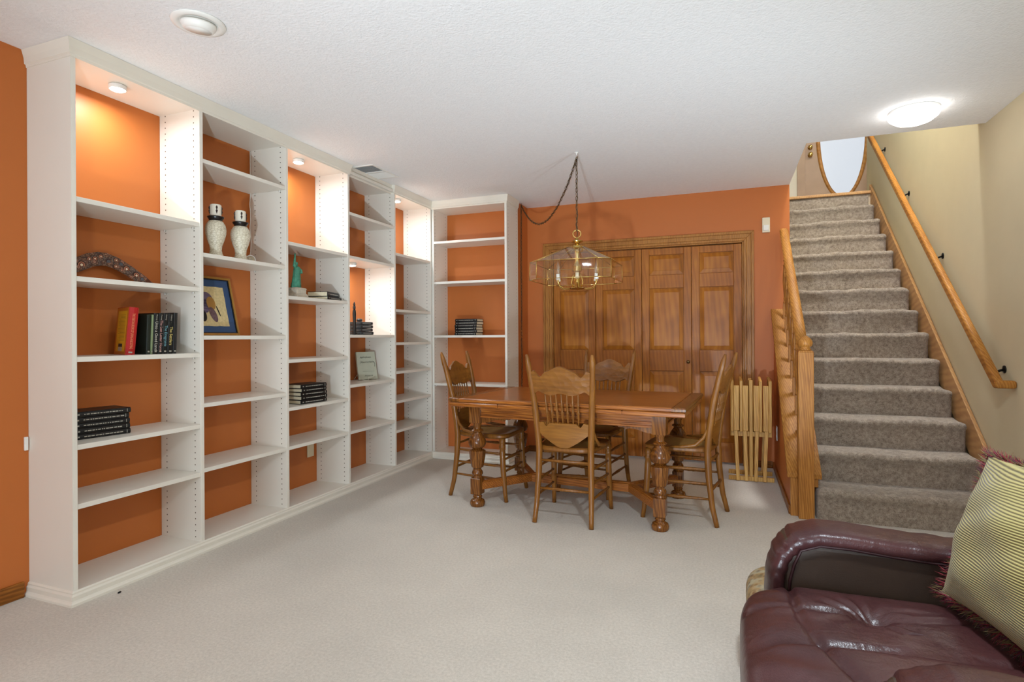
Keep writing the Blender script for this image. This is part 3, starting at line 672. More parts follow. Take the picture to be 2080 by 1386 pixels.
RNG = [plain('rosette_dark', (58, 26, 20), 0.4, 0.4, var=0), plain('rosette_tan', (190, 132, 100), 0.4, 0.4, var=0), plain('rosette_red', (120, 46, 28), 0.4, 0.4, var=0), plain('rosette_pale', (240, 224, 196), 0.4, 0.4, var=0), plain('rosette_slate', (92, 92, 100), 0.4, 0.4, var=0)]
AXX = Matrix.Rotation(PI / 2, 3, 'Y')
for y_, z_, r_, big_ in ((1.775, 1.489, 0.020, 1), (1.815, 1.522, 0.012, 0), (1.842, 1.527, 0.013, 0), (1.872, 1.541, 0.011, 0), (1.905, 1.520, 0.012, 2), (1.945, 1.532, 0.013, 0), (1.938, 1.500, 0.012, 0), (1.966, 1.513, 0.012, 2), (1.990, 1.492, 0.018, 1), (2.036, 1.464, 0.018, 1), (2.063, 1.446, 0.011, 2), (1.735, 1.470, 0.012, 2)):
    x_ = -2.84 - (z_ - 1.4095) * 0.25 + 0.0066; m = MB()
    for k_, (f_, c_) in enumerate(((1.0, 0), (0.80, 1), (0.58, 2), (0.32, 3)) if big_ < 2 else ((1.0, 0), (0.85, 4))):
        m.cm = c_; m.lathe([(r_ * f_, 0.0), (r_ * f_ * 0.98, 0.0005 + 0.0003 * k_), (0.0004, 0.0005 + 0.0003 * k_)], (x_, y_, z_), 18, AXX)
    m.build('painted_rosette', RNG, bo)
# candle urns
CRK = NT('crackled_shell_mosaic').set(0.4, 0.4); vo = CRK.n('ShaderNodeTexVoronoi', feature='DISTANCE_TO_EDGE'); vo.inputs['Scale'].default_value = 62; CRK.l(CRK.coord((1, 1, 1.6)), vo.inputs['Vector'])
CRK.l(CRK.ramp(vo.outputs['Distance'], [(0.0, lin((176, 164, 136))), (0.08, lin((222, 214, 192))), (0.6, lin((232, 226, 208)))]), CRK.p.inputs['Base Color']); CRK = CRK.m
WAX = plain('ivory_wax', (236, 230, 214), 0.45, 0.3, var=0.02); EBONY = plain('black_lacquer', (24, 21, 20), 0.3, 0.5, var=0); BEAD = plain('coloured_beads', (60, 42, 36), 0.25, 0.5, var=0.6, vscale=200)
def urn(loc, label):
    u = thing('candle_urn', label, 'candle holder', loc, group='candle urns'); x, y, z = loc
    MB().lathe([(0.037, z), (0.040, z + 0.006), (0.034, z + 0.02), (0.030, z + 0.04), (0.033, z + 0.065), (0.044, z + 0.095), (0.053, z + 0.13), (0.055, z + 0.155), (0.050, z + 0.18), (0.038, z + 0.200), (0.03, z + 0.205)], (x, y, 0), 28).build('urn_body', CRK, u, True)
    MB().lathe([(0.031, z + 0.203), (0.036, z + 0.212), (0.044, z + 0.224), (0.043, z + 0.228), (0.012, z + 0.230)], (x, y, 0), 28).build('candle_dish', EBONY, u, True)
    cn = MB().lathe([(0.029, z + 0.229), (0.0295, z + 0.292), (0.026, z + 0.296), (0.006, z + 0.293)], (x, y, 0), 28).build('candle', WAX, u, True, angle=0.7)
    m = MB()
    for a in (-0.55, -2.2, 1.0):
        for k in range(7):
            rr = 0.0028 + 0.0014 * ((k * 7) % 3); m.ell((x + 0.031 * math.cos(a), y + 0.031 * math.sin(a), z + 0.245 + k * 0.0065), rr, rr, rr, nu=8, nv=6)
    m.build('bead_strings', BEAD, cn, True)
urn((-2.700, 2.392, 1.5975), 'candle urn of pale crackled mosaic, away from the white cord')
urn((-2.700, 2.566, 1.5975), 'candle urn of pale crackled mosaic beside the white cord and spare puck light')
pk = thing('spare_puck_light', 'unlit puck light resting on edge beside a candle urn, its cord running up the wall', 'light', (-2.80, 2.735, 1.5975))
m = MB(); ax = Euler((0, PI / 2, -0.55)).to_matrix(); m.lathe([(0.026, -0.016), (0.031, -0.012), (0.031, 0.012), (0.027, 0.016), (0.01, 0.016)], (-2.80, 2.735, 1.6287), 24, ax); m.build('housing', CHROME, pk, True, angle=0.6)
m = MB(); m.lathe([(0.004, 0.019), (0.022, 0.018), (0.026, 0.0155)], (-2.80, 2.735, 1.6287), 20, ax); m.build('lens', plain('frosted_lens', (190, 176, 150), 0.3, 0.5, var=0.3, vscale=90), pk, True)
m = MB(); pts = [(-2.82, 2.75, 1.625), (-2.86, 2.79, 1.66)] + [(-2.885 + 0.004 * math.sin(k), 2.822 + 0.006 * math.sin(k * 1.7), 1.70 + k * 0.05) for k in range(8)] + [(-2.888, 2.826, 2.06), (-2.8885, 2.826, 2.2), (-2.8885, 2.826, 2.355)]
m.tube(pts, 0.0022, 6); m.build('cord', WHITEP, pk, True)

# framed picture leaning on the wall (generic papyrus-style print)
fp = thing('framed_picture', 'gold framed papyrus print of a striped head in a blue mat, leaning on the wall', 'picture', (-2.80, 2.475, 1.1535), (0, 0, 0))
FWd, FHt = 0.345, 0.362; lean = 0.235
fp.rotation_euler = (0, -lean, 0)
def fbox(a, b, c, d, e0, e1): return MB().box(e0, e1, a, b, c, d)
GOLD = plain('gilt_frame', (176, 128, 58), 0.35, 0.5, 0.6, var=0.1, vscale=20)
hw = FWd / 2; m = MB(); fr = 0.014
for a, b, c, d in ((-hw, hw, 0, fr), (-hw, hw, FHt - fr, FHt), (-hw, -hw + fr, fr, FHt - fr), (hw - fr, hw, fr, FHt - fr)): m.box(-0.008, 0.010, a, b, c, d)
m.build('frame', GOLD, fp, world=False, bevel=0.002)
m = MB(); f2 = fr + 0.005
for a, b, c, d in ((-hw + fr, hw - fr, fr, f2), (-hw + fr, hw - fr, FHt - f2, FHt - fr), (-hw + fr, -hw + f2, f2, FHt - f2), (hw - f2, hw - fr, f2, FHt - f2)): m.box(-0.006, 0.006, a, b, c, d)
m.build('inner_lip', EBONY, fp, world=False)
fbox(-hw + f2, hw - f2, f2, FHt - f2, -0.006, 0.0).build('blue_mat', plain('slate_blue_mat', (62, 84, 122), 0.7, 0.2, var=0.05), fp, world=False)
m = MB(); r = random.Random(3); N = 40; ring = []
for k in range(N):
    t = k / N * 4; e = int(t); q = t - e; j = r.uniform(-0.0015, 0.0015); X0, X1, Z0, Z1 = -0.112, 0.112, 0.058, 0.300
    y_, z_ = ((X0 + (X1 - X0) * q, Z0 + j), (X1 + j, Z0 + (Z1 - Z0) * q), (X1 + (X0 - X1) * q, Z1 + j), (X0 + j, Z1 + (Z0 - Z1) * q))[e]; ring.append((y_, z_))
m.hull([(0.0003, a, b) for a, b in ring], [(0.0015, a, b) for a, b in ring]); m.build('papyrus', plain('papyrus_sheet', (214, 194, 146), 0.8, 0.1, var=0.12, vscale=60), fp, world=False)
def blob(m, cy, cz, ry, rz, rot=0, x=0.0016, n=20, th=0.0004):
    p = [(cy + ry * math.cos(a) * math.cos(rot) - rz * math.sin(a) * math.sin(rot), cz + ry * math.cos(a) * math.sin(rot) + rz * math.sin(a) * math.cos(rot)) for a in (2 * PI * k / n for k in range(n))]
    m.hull([(x, a, b) for a, b in p], [(x + th, a, b) for a, b in p])
PURP = NT('striped_violet_print').set(0.8, 0.1); wv = PURP.n('ShaderNodeTexWave', wave_type='BANDS', bands_direction='Z'); wv.inputs['Scale'].default_value = 46; PURP.l(PURP.coord(), wv.inputs['Vector'])
PURP.l(PURP.ramp(wv.outputs['Fac'], [(0.35, lin((64, 52, 76))), (0.65, lin((146, 128, 150)))]), PURP.p.inputs['Base Color']); PURP = PURP.m
o0 = -0.022
m = MB(); blob(m, o0, 0.215, 0.048, 0.050); blob(m, o0 - 0.016, 0.180, 0.032, 0.045); m.build('print_headcloth', PURP, fp, world=False)
m = MB(); blob(m, o0 + 0.030, 0.195, 0.030, 0.042, 0.1, 0.0021); m.build('print_ochre_patch', plain('ochre_print', (172, 128, 70), 0.8, 0.1), fp, world=False)
m = MB(); blob(m, o0 + 0.034, 0.128, 0.022, 0.048, 0.35, 0.0026); m.build('print_mauve_fold', plain('mauve_print', (112, 88, 92), 0.8, 0.1, var=0.2, vscale=80), fp, world=False)
m = MB(); blob(m, o0 - 0.036, 0.118, 0.022, 0.034, 0, 0.0026); blob(m, o0 + 0.072, 0.150, 0.004, 0.034, 0.3, 0.0026); m.build('print_dark_shapes', plain('dark_print', (48, 42, 40), 0.8, 0.1), fp, world=False)

# green statuette (generic robed figure with one raised arm)
sg = thing('green_statuette', 'verdigris green robed statuette with raised arm on a pale pedestal', 'figurine', (-2.70, 3.03, 1.4085)); x, y, z = -2.70, 3.03, 1.4085
MB().sq([(0.055, z), (0.055, z + 0.006), (0.050, z + 0.022), (0.044, z + 0.026), (0.044, z + 0.052), (0.048, z + 0.056), (0.040, z + 0.066)], (x, y, 0)).build('pedestal', plain('pale_stone', (198, 188, 170), 0.7, 0.2, var=0.12, vscale=60), sg, bevel=0.002)
VERD = plain('verdigris', (74, 142, 116), 0.55, 0.35, 0.0, var=0.25, vscale=60, bump=(70, 0.5, 0.004))
m = MB(); lp = []
for k, (rx, ry, zz, oy) in enumerate(((0.030, 0.036, 0.066, -0.004), (0.027, 0.033, 0.09, -0.003), (0.023, 0.028, 0.13, 0), (0.020, 0.025, 0.165, 0.004), (0.019, 0.026, 0.19, 0.008), (0.014, 0.020, 0.205, 0.008), (0.006, 0.007, 0.212, 0.008))):
    lp.append([(x + rx * math.cos(a) * (1 + 0.10 * math.sin(7 * a + k)), y + oy + ry * math.sin(a) * (1 + 0.10 * math.sin(7 * a + k)), z + zz) for a in (2 * PI * q / 28 for q in range(28))])
m.loops(lp); m.ell((x + 0.002, y - 0.002, z + 0.226), 0.011, 0.012, 0.015, nu=14, nv=10)
m.tube([(x, y - 0.006, z + 0.198), (x, y - 0.018, z + 0.212), (x, y - 0.016, z + 0.24), (x, y - 0.012, z + 0.27), (x, y - 0.011, z + 0.295)], [0.011, 0.011, 0.008, 0.0055, 0.005], 10)
m.tube([(x, y + 0.022, z + 0.198), (x + 0.010, y + 0.036, z + 0.182), (x + 0.018, y + 0.030, z + 0.166)], [0.010, 0.009, 0.007], 10); m.build('robed_figure', VERD, sg, True)

# dark cases and upright figure on the lit middle shelf
GREYC = plain('smoky_case', (58, 60, 62), 0.25, 0.5, var=0.15, vscale=30)
z = 1.1605
for k in range(4):
    t_ = 0.0255; cz = thing('disc_case', 'smoky grey hard case, %s of four stacked on the lit middle shelf' % ('topmost' if k == 3 else ORD[k]), 'case', (-2.70 - 0.004 * (k % 2), 3.728 + (0.003, -0.002, -0.004, 0)[k], z), (0, 0, 0), 'stacked grey cases')
    MB().box(-0.07, 0.07, -0.085, 0.085, 0.0, t_ - 0.0015).build('shell', GREYC, cz, world=False, bevel=0.006, seg=3)
    MB().box(0.0695, 0.0712, -0.055, 0.05, t_ * 0.32, t_ * 0.62).build('spine_label', plain('grey_spine_label', (122, 124, 122), 0.4, 0.3), cz, world=False)
    z += t_
tb = tag(MB().ell((-2.73, 3.765, z + 0.0135), 0.022, 0.026, 0.0142, 0.8, 0.9, 18, 10).build('rounded_trinket', plain('dark_trinket', (70, 66, 62), 0.3, 0.5), None, True), 'small dark rounded trinket on top of the grey cases', 'trinket')
fg = thing('slim_figure', 'slim dark carved figure standing beside the grey cases', 'figurine', (-2.66, 3.598, 1.1605))
m = MB(); m.lathe([(0.022, 1.1605), (0.022, 1.17), (0.013, 1.18), (0.012, 1.26), (0.014, 1.32), (0.012, 1.345), (0.007, 1.352)], (-2.66, 3.605, 0), 14); m.build('figure_body', EBONY, fg, True)
m = MB(); m.ell((-2.66, 3.605, 1.368), 0.011, 0.011, 0.018, nu=12, nv=10); m.lathe([(0.006, 1.382), (0.009, 1.392), (0.002, 1.412)], (-2.66, 3.605, 0), 10); m.build('figure_head', EBONY, fg, True)

# small book on a wire easel
be = thing('wire_easel', 'little white wire easel holding a grey-green booklet', 'easel', (-2.80, 3.955, 0.7875))
m = MB()
for yy in (3.90, 3.985):
    m.tube([(-2.885, yy, 0.7905), (-2.80, yy, 0.7905), (-2.745, yy, 0.7905), (-2.738, yy, 0.800), (-2.742, yy, 0.812)], 0.0022, 6); m.tube([(-2.80, yy, 0.7905), (-2.835, yy, 0.89)], 0.0022, 6)
m.tube([(-2.742, 3.90, 0.812), (-2.742, 3.985, 0.812)], 0.0022, 6); m.tube([(-2.80, 3.90, 0.7905), (-2.80, 3.985, 0.7905)], 0.0022, 6); m.tube([(-2.885, 3.90, 0.7905), (-2.835, 3.9425, 0.89), (-2.885, 3.985, 0.7905)], 0.0022, 6)
m.build('wire', plain('white_wire', (226, 222, 212), 0.35, 0.5), be, True)
MwB = Matrix.Translation((-2.772, 3.945, 0.7935)) @ Matrix.Rotation(-0.42, 4, 'Z') @ Matrix.Rotation(-0.22, 4, 'Y')
bk = thing('small_booklet', 'grey-green hardcover booklet with black brush lettering standing on the wire easel', 'book'); bk.matrix_world = MwB
BW, BH, BT = 0.172, 0.232, 0.018; GG = plain('grey_green_cover', (186, 188, 170), 0.55, 0.3, var=0.05, vscale=20)
MB().box(-BT, -BT + 0.003, -BW / 2, BW / 2, 0, BH).box(-0.003, 0, -BW / 2, BW / 2, 0, BH).box(-BT, 0, -BW / 2 - 0.002, -BW / 2 + 0.002, 0, BH).build('cover', GG, bk, world=False, bevel=0.001)
MB().box(-BT + 0.003, -0.003, -BW / 2 + 0.002, BW / 2 - 0.004, 0.003, BH - 0.003).build('page_block', PAPER, bk, world=False)
m = MB(); r = random.Random(11); INK = plain('black_ink', (30, 28, 28), 0.6, 0.2, var=0)
for row, zc in ((0, 0.185), (1, 0.145)):
    for k in range(10 if row else 8):
        yy = -0.058 + k * 0.013; hh = r.uniform(0.010, 0.020); m.tube([(0.0005, yy, zc - hh * 0.5), (0.0005, yy + 0.003, zc), (0.0005, yy + 0.008, zc + hh * r.uniform(0.2, 0.6)), (0.0005, yy + 0.012, zc - hh * 0.2)], 0.0013, 5)
m.tube([(0.0005, 0.066, 0.15), (0.0005, 0.074, 0.13), (0.0005, 0.070, 0.105)], 0.0014, 5)
for k in range(7): m.tube([(0.0005, -0.03 + k * 0.011, 0.026), (0.0005, -0.024 + k * 0.011, 0.036)], 0.0012, 5)
m.box(0, 0.0006, -0.045, 0.06, 0.066, 0.067); m.build('brush_lettering', INK, bk, True, world=False)

# outlets, sensor
def plate(label, name, cat, c, face, w_=0.07, h_=0.115, mat_=IVORY):
    p = thing(name, label, cat, c); x, y, z = c; n_ = face
    if n_ == 'X': MB().box(x, x + 0.006, y - w_ / 2, y + w_ / 2, z - h_ / 2, z + h_ / 2).build('cover_plate', mat_, p, bevel=0.002); bx = lambda a, b: MB().box(x + 0.006, x + 0.008, y - a, y + a, z + b - 0.014, z + b + 0.014)
    else: MB().box(x - 0.006, x, y - w_ / 2, y + w_ / 2, z - h_ / 2, z + h_ / 2).build('cover_plate', mat_, p, bevel=0.002); bx = lambda a, b: MB().box(x - 0.008, x - 0.006, y - a, y + a, z + b - 0.014, z + b + 0.014)
    for d in (-0.024, 0.024): bx(0.016, d).build('socket', mat_, p, bevel=0.003)
plate('white outlet cover low on the orange half wall', 'wall_outlet', 'outlet', (HX0 - 0.0005, 5.02, 0.35), '-X', mat_=WHITEP)
plate('ivory outlet with plug at the bottom of the statuette unit', 'wall_outlet', 'outlet', (XL + 0.0005, 3.40, 0.31), 'X')
tag(MB().box(XL + 0.0005, XL + 0.010, 1.566, 1.580, 0.645, 0.705).build('cable_clip', WHITEP, None, bevel=0.002), 'narrow white cable clip on the bare orange wall against the bookcase side', 'clip')
ms = thing('motion_sensor', 'small ivory motion sensor box high on the orange wall', 'sensor', (0.318, YB, 2.085))
m = MB(); m.box(0.284, 0.346, YB - 0.030, YB - 0.0005, 2.022, 2.150); m.build('housing', IVORY, ms, bevel=0.005)
m = MB(); m.hull([(0.290, YB - 0.030, 2.035), (0.340, YB - 0.030, 2.035), (0.340, YB - 0.030, 2.085), (0.290, YB - 0.030, 2.085)], [(0.296, YB - 0.040, 2.042), (0.334, YB - 0.040, 2.042), (0.334, YB - 0.036, 2.083), (0.296, YB - 0.036, 2.083)]); m.build('lens', WHITEP, ms)

# ------------------------------------------------------------------ ceiling fittings
dm = thing('dome_light', 'lit white glass dome light on the ceiling before the stairs', 'light', (1.0, 3.835, CH - 0.001))
MB().lathe([(0.118, CH - 0.020), (0.124, CH - 0.014), (0.124, CH - 0.002), (0.10, CH - 0.001)], (1.0, 3.835, 0), 36).build('base_ring', WHITEP, dm, True, angle=0.6)
MB().lathe([(0.004, CH - 0.082), (0.05, CH - 0.078), (0.09, CH - 0.064), (0.118, CH - 0.042), (0.126, CH - 0.028), (0.118, CH - 0.020)], (1.0, 3.835, 0), 36).build('glass_dome', emit('lit_opal_glass', (255, 252, 248), 10), dm, True)
def can(loc, label, power, eyeball=False):
    c = thing('recessed_light', label, 'light', (loc[0], loc[1], CH - 0.0005)); x, y = loc[0], loc[1]
    MB().lathe([(0.068, CH - 0.001), (0.070, CH - 0.007), (0.085, CH - 0.010), (0.100, CH - 0.005), (0.102, CH - 0.001)], (x, y, 0), 40).build('trim_ring', WHITEP, c, True)
    if eyeball:
        ax = Euler((0.10, 0.14, 0)).to_matrix()
        MB().lathe([(0.002, CH - 0.0035), (0.070, CH - 0.0035), (0.070, CH - 0.002)], (x, y, 0), 32).build('housing', WHITEP, c)
        MB().lathe([(0.048, -0.024), (0.054, -0.023), (0.060, -0.016), (0.066, -0.004), (0.067, 0.004)], (x, y, CH - 0.006), 32, ax).build('eyeball', WHITEP, c, True)
        MB().lathe([(0.003, -0.023), (0.030, -0.0225), (0.048, -0.020), (0.0485, -0.0242)], (x, y, CH - 0.006), 32, ax).build('lamp_face', plain('frosted_lamp', (240, 238, 232), 0.4, 0.4), c, True)
    else:
        MB().lathe([(0.004, CH - 0.002), (0.066, CH - 0.002), (0.067, CH - 0.004)], (x, y, 0), 32).build('lamp_face', emit('lit_can_lens', (255, 240, 220), 5), c, True)
        lamp('bulb', 'AREA', (0, 0, -0.012), power, CANCOL, 0.13, (0, 0, 0), c)
can((-2.003, 1.697), 'white recessed eyeball spotlight in the ceiling near the bookcase', 0, True)
for (x, y, pw), lb in zip(CANS, ('recessed ceiling light above the leather armchair', 'added recessed fill light behind the camera on the armchair side', 'added recessed fill light near the made-up rear window')): can((x, y), lb, pw)
fl = thing('foyer_ceiling_light', 'round ceiling light in the upstairs stairwell', 'light', (1.0, 4.62, ZC2))
MB().lathe([(0.004, ZC2 - 0.07), (0.08, ZC2 - 0.06), (0.13, ZC2 - 0.02), (0.13, ZC2 - 0.001)], (1.0, 4.62, 0), 24).build('glass_dome', emit('lit_foyer_glass', (255, 244, 226), 6), fl, True)
lamp('bulb', 'AREA', (0, 0, -0.09), 92, (0.90, 0.95, 1.0), 0.26, (0, 0, 0), fl)
fp2 = thing('foyer_fill_globe', 'added glowing fill globe, unseen in the upstairs foyer by the front door', 'light', (1.75, 7.82, ZC2))  # unseen glowing globe, added to brighten the foyer
MB().tube([(1.75, 7.82, ZC2 - 0.001), (1.75, 7.82, ZC2 - 0.52)], 0.006, 8).build('rod', BRASS, fp2, True)
MB().ell((1.75, 7.82, ZC2 - 0.60), 0.09, 0.09, 0.09, nu=20, nv=14).build('globe', emit('fill_globe_glow', (250, 250, 250), 38), fp2, True)
def uplight(x, y, aim, power, label, cone=2.3):  # unseen spot in a can, added to brighten the ceiling
    t_ = thing('added_uplight', label, 'added fill light', (x, y, 0))
    d = (Vector(aim) - Vector((x, y, 0.26))).normalized(); q = d.to_track_quat('Z', 'Y').to_matrix(); c = Vector((x, y, 0.16))
    MB().lathe([(0.10, 0), (0.10, 0.012), (0.02, 0.02), (0.015, 0.06)], (x, y, 0), 24).build('base', BLACKM, t_, True, angle=0.7)
    MB().lathe([(0.02, -0.09), (0.07, -0.085), (0.075, 0.085), (0.068, 0.085), (0.066, 0.0), (0.005, -0.01)], c, 24, q).build('can', BLACKM, t_, True, angle=0.7)
    l = lamp('bulb', 'SPOT', tuple(c + d * 0.10 - t_.location), power, (0.74, 0.88, 1.0), 0.06, (0, 0, 0), t_, (cone, 1.0)); l.rotation_euler = (-d).to_track_quat('Z', 'Y').to_euler()
uplight(1.22, 1.95, (-0.6, 4.0, 2.42), 80, 'added unseen fill uplight behind the leather armchair', 1.35)
uplight(-0.35, -0.45, (-0.80, 3.2, 2.42), 310, 'added unseen fill uplight in the middle of the rear floor', 1.6)
uplight(-2.3, -1.2, (-1.6, -0.4, 2.42), 30, 'added unseen fill uplight by the left wall')
vt = thing('ceiling_vent', 'white metal air register in the ceiling at the bookcase', 'vent', (-2.54, 3.72, CH))
vx0, vx1, vy0, vy1 = -2.655, -2.435, 3.535, 3.885; z1 = CH - 0.0005
m = MB(); m.box(vx0, vx1, vy0, vy0 + 0.02, z1 - 0.006, z1).box(vx0, vx1, vy1 - 0.02, vy1, z1 - 0.006, z1).box(vx0, vx0 + 0.02, vy0 + 0.02, vy1 - 0.02, z1 - 0.006, z1).box(vx1 - 0.02, vx1, vy0 + 0.02, vy1 - 0.02, z1 - 0.006, z1).box(vx0 + 0.02, vx1 - 0.02, 3.70, 3.72, z1 - 0.006, z1)
m.build('vent_frame', WHITEP, vt, bevel=0.002)
MB().box(vx0 + 0.02, vx1 - 0.02, vy0 + 0.02, vy1 - 0.02, z1 - 0.001, z1).build('backing', plain('dark_duct', (150, 152, 154), 0.6), vt)
for k in range(16):
    yy = vy0 + 0.026 + k * 0.0195
    if abs(yy - 3.71) < 0.014: continue
    s_ = -1 if yy < 3.71 else 1; m = MB(); m.hull([(vx0 + 0.02, yy, z1 - 0.001), (vx0 + 0.02, yy + 0.0015, z1 - 0.001), (vx0 + 0.02, yy + 0.0015 + s_ * 0.010, z1 - 0.006), (vx0 + 0.02, yy + s_ * 0.010, z1 - 0.006)], [(vx1 - 0.02, yy, z1 - 0.001), (vx1 - 0.02, yy + 0.0015, z1 - 0.001), (vx1 - 0.02, yy + 0.0015 + s_ * 0.010, z1 - 0.006), (vx1 - 0.02, yy + s_ * 0.010, z1 - 0.006)]); m.build('slat', WHITEP, vt)

# ------------------------------------------------------------------ dining table (draw-leaf, turned legs)
TR = -0.06
tb = thing('dining_table', 'dark oak draw-leaf dining table with bulbous turned legs and low stretcher', 'table', (-0.955, 3.81, 0), (0, 0, TR))
TL_, TW_ = 0.765, 0.470
def edge_slab(m, x0, x1, y0, y1, z0, z1, r=0.008):
    L = lambda d, z: [(x0 + d, y0 + d, z), (x1 - d, y0 + d, z), (x1 - d, y1 - d, z), (x0 + d, y1 - d, z)]
    m.loops([L(r * 0.6, z0), L(0, z0 + r * 0.6), L(0, z1 - r), L(r * 0.35, z1 - r * 0.3), L(r, z1)])
m = MB(); edge_slab(m, -TL_ + 0.075, TL_ - 0.075, -TW_, TW_, 0.706, 0.732); m.build('tabletop', TABLEW, tb, world=False)
for s_ in (-1, 1):
    m = MB(); a, b = sorted((s_ * (TL_ - 0.0755), s_ * TL_)); edge_slab(m, a, b, -TW_, TW_, 0.706, 0.732); m.build('breadboard_end', TABLEL, tb, world=False)
    m = MB(); a, b = sorted((s_ * (TL_ - 0.36), s_ * (TL_ - 0.004))); edge_slab(m, a, b, -TW_ + 0.004, TW_ - 0.004, 0.676, 0.7045); m.build('draw_leaf', TABLEW, tb, world=False)
m = MB(); edge_slab(m, -TL_ + 0.362, TL_ - 0.362, -TW_ + 0.006, TW_ - 0.006, 0.676, 0.7045); m.build('centre_rail', TABLEW, tb, world=False)
LXp, LYp = 0.605, 0.365
m = MB()
for s_ in (-1, 1):
    m.box(-LXp, LXp, s_ * LYp - 0.018, s_ * LYp + 0.018, 0.600, 0.676); m.box(s_ * LXp - 0.018, s_ * LXp + 0.018, -LYp, LYp, 0.600, 0.676)
    for z0, z1, d in ((0.650, 0.674, 0.028), (0.622, 0.634, 0.024), (0.600, 0.612, 0.030)): m.box(-LXp, LXp, s_ * LYp - d, s_ * LYp + d, z0, z1); m.box(s_ * LXp - d, s_ * LXp + d, -LYp, LYp, z0, z1)
m.build('apron', TABLEW, tb, world=False, bevel=0.003)
for s_ in (-1, 1):                           # shaped brackets under the apron
    for q in (-1, 1):
        P = [(q * (LXp - 0.03), 0.600), (q * (LXp - 0.25), 0.600), (q * (LXp - 0.245), 0.592), (q * (LXp - 0.215), 0.590), (q * (LXp - 0.20), 0.580), (q * (LXp - 0.17), 0.588), (q * (LXp - 0.13), 0.582), (q * (LXp - 0.09), 0.568), (q * (LXp - 0.03), 0.560)]
        MB().hull([(x, s_ * LYp - 0.010, z) for x, z in P], [(x, s_ * LYp + 0.010, z) for x, z in P]).build('shaped_bracket', TABLEL, tb, world=False)
legp = [(0.030, 0.083), (0.028, 0.072), (0.032, 0.064), (0.026, 0.056), (0.030, 0.050), (0.046, 0.040), (0.052, 0.026), (0.050, 0.010), (0.044, 0.0)][::-1]
upp = [(0.030, 0.188), (0.033, 0.196), (0.028, 0.204), (0.036, 0.214), (0.038, 0.224), (0.034, 0.236), (0.026, 0.246), (0.028, 0.256)]
cup = [(0.030, 0.256), (0.040, 0.262), (0.046, 0.290), (0.053, 0.330), (0.056, 0.362), (0.056, 0.374), (0.040, 0.380), (0.030, 0.384)]
blb = [(0.030, 0.384), (0.038, 0.392), (0.051, 0.400), (0.053, 0.406), (0.056, 0.410), (0.060, 0.425), (0.059, 0.440), (0.050, 0.462), (0.038, 0.480), (0.030, 0.490), (0.028, 0.496), (0.040, 0.504), (0.042, 0.510), (0.036, 0.516), (0.026, 0.522), (0.026, 0.545), (0.030, 0.552), (0.030, 0.566)]
lm = None
for i, (sx, sy) in enumerate(((-1, -1), (1, -1), (-1, 1), (1, 1))):
    if lm is None:
        m = MB(); m.lathe(legp, (0, 0, 0), 24).sq([(0.031, 0.080), (0.035, 0.084), (0.035, 0.186), (0.031, 0.190)]).lathe(upp, (0, 0, 0), 24).lathe(cup, (0, 0, 0), 8, ph=PI / 8).lathe(blb, (0, 0, 0), 28).sq([(0.038, 0.562), (0.040, 0.566), (0.040, 0.676)])
        o = m.build('leg', TABLEL, tb, True, world=False, angle=0.55); lm = o.data
    else: o = bpy.data.objects.new('leg', lm); C.objects.link(o); o.parent = tb
    o.location = (sx * LXp, sy * LYp, 0)
m = MB(); jx = 0.36
for s_ in (-1, 1):
    for q in (-1, 1): m.beam((s_ * (LXp - 0.01), q * (LYp - 0.01), 0.135), (s_ * jx, q * 0.012, 0.135), 0.052, 0.050); m.beam((s_ * (LXp - 0.01), q * (LYp - 0.01), 0.158), (s_ * jx, q * 0.012, 0.158), 0.036, 0.016)
m.box(-jx - 0.02, jx + 0.02, -0.032, 0.032, 0.108, 0.160).box(-jx - 0.02, jx + 0.02, -0.020, 0.020, 0.160, 0.168); m.build('stretcher', TABLEW, tb, world=False, bevel=0.004)

# ------------------------------------------------------------------ pressed-back oak chairs (local front = +y)
def lerp_path(P, z):
    for a, b in zip(P, P[1:]):
        if a[2] <= z <= b[2]: t = (z - a[2]) / (b[2] - a[2]); return tuple(a[k] + (b[k] - a[k]) * t for k in range(3))
    return P[-1]
POST = [(0.178, -0.225, 0.0), (0.172, -0.196, 0.12), (0.166, -0.176, 0.30), (0.164, -0.170, 0.44), (0.170, -0.180, 0.56), (0.182, -0.208, 0.74), (0.194, -0.246, 0.90), (0.203, -0.282, 1.03)]
CANE = NT('woven_cane').set(0.5, 0.3)
wa = CANE.n('ShaderNodeTexWave', wave_type='BANDS', bands_direction='X'); wa.inputs['Scale'].default_value = 40; CANE.l(CANE.coord(), wa.inputs['Vector'])
wb = CANE.n('ShaderNodeTexWave', wave_type='BANDS', bands_direction='Y'); wb.inputs['Scale'].default_value = 40; CANE.l(CANE.coord(), wb.inputs['Vector'])
mm = CANE.n('ShaderNodeMath', operation='MAXIMUM'); CANE.l(wa.outputs['Fac'], mm.inputs[0]); CANE.l(wb.outputs['Fac'], mm.inputs[1])
CANE.l(CANE.ramp(mm.outputs[0], [(0.45, lin((92, 62, 24))), (0.8, lin((196, 156, 88)))]), CANE.p.inputs['Base Color']); CANE.bump(mm.outputs[0], 0.5, 0.002); CANE = CANE.m
PRESS = wood('pressed_carved_oak', (100, 62, 30), (128, 84, 42), (150, 104, 58), (1.2, 10, 10), 3.0, 0.34, 0.5, 0.15, wave=0.08)
nt = PRESS.node_tree
tn = nt.nodes.new('ShaderNodeTexVoronoi'); tn.inputs['Scale'].default_value = 26; tc = nt.nodes.new('ShaderNodeTexCoord'); nt.links.new(tc.outputs['Object'], tn.inputs['Vector'])
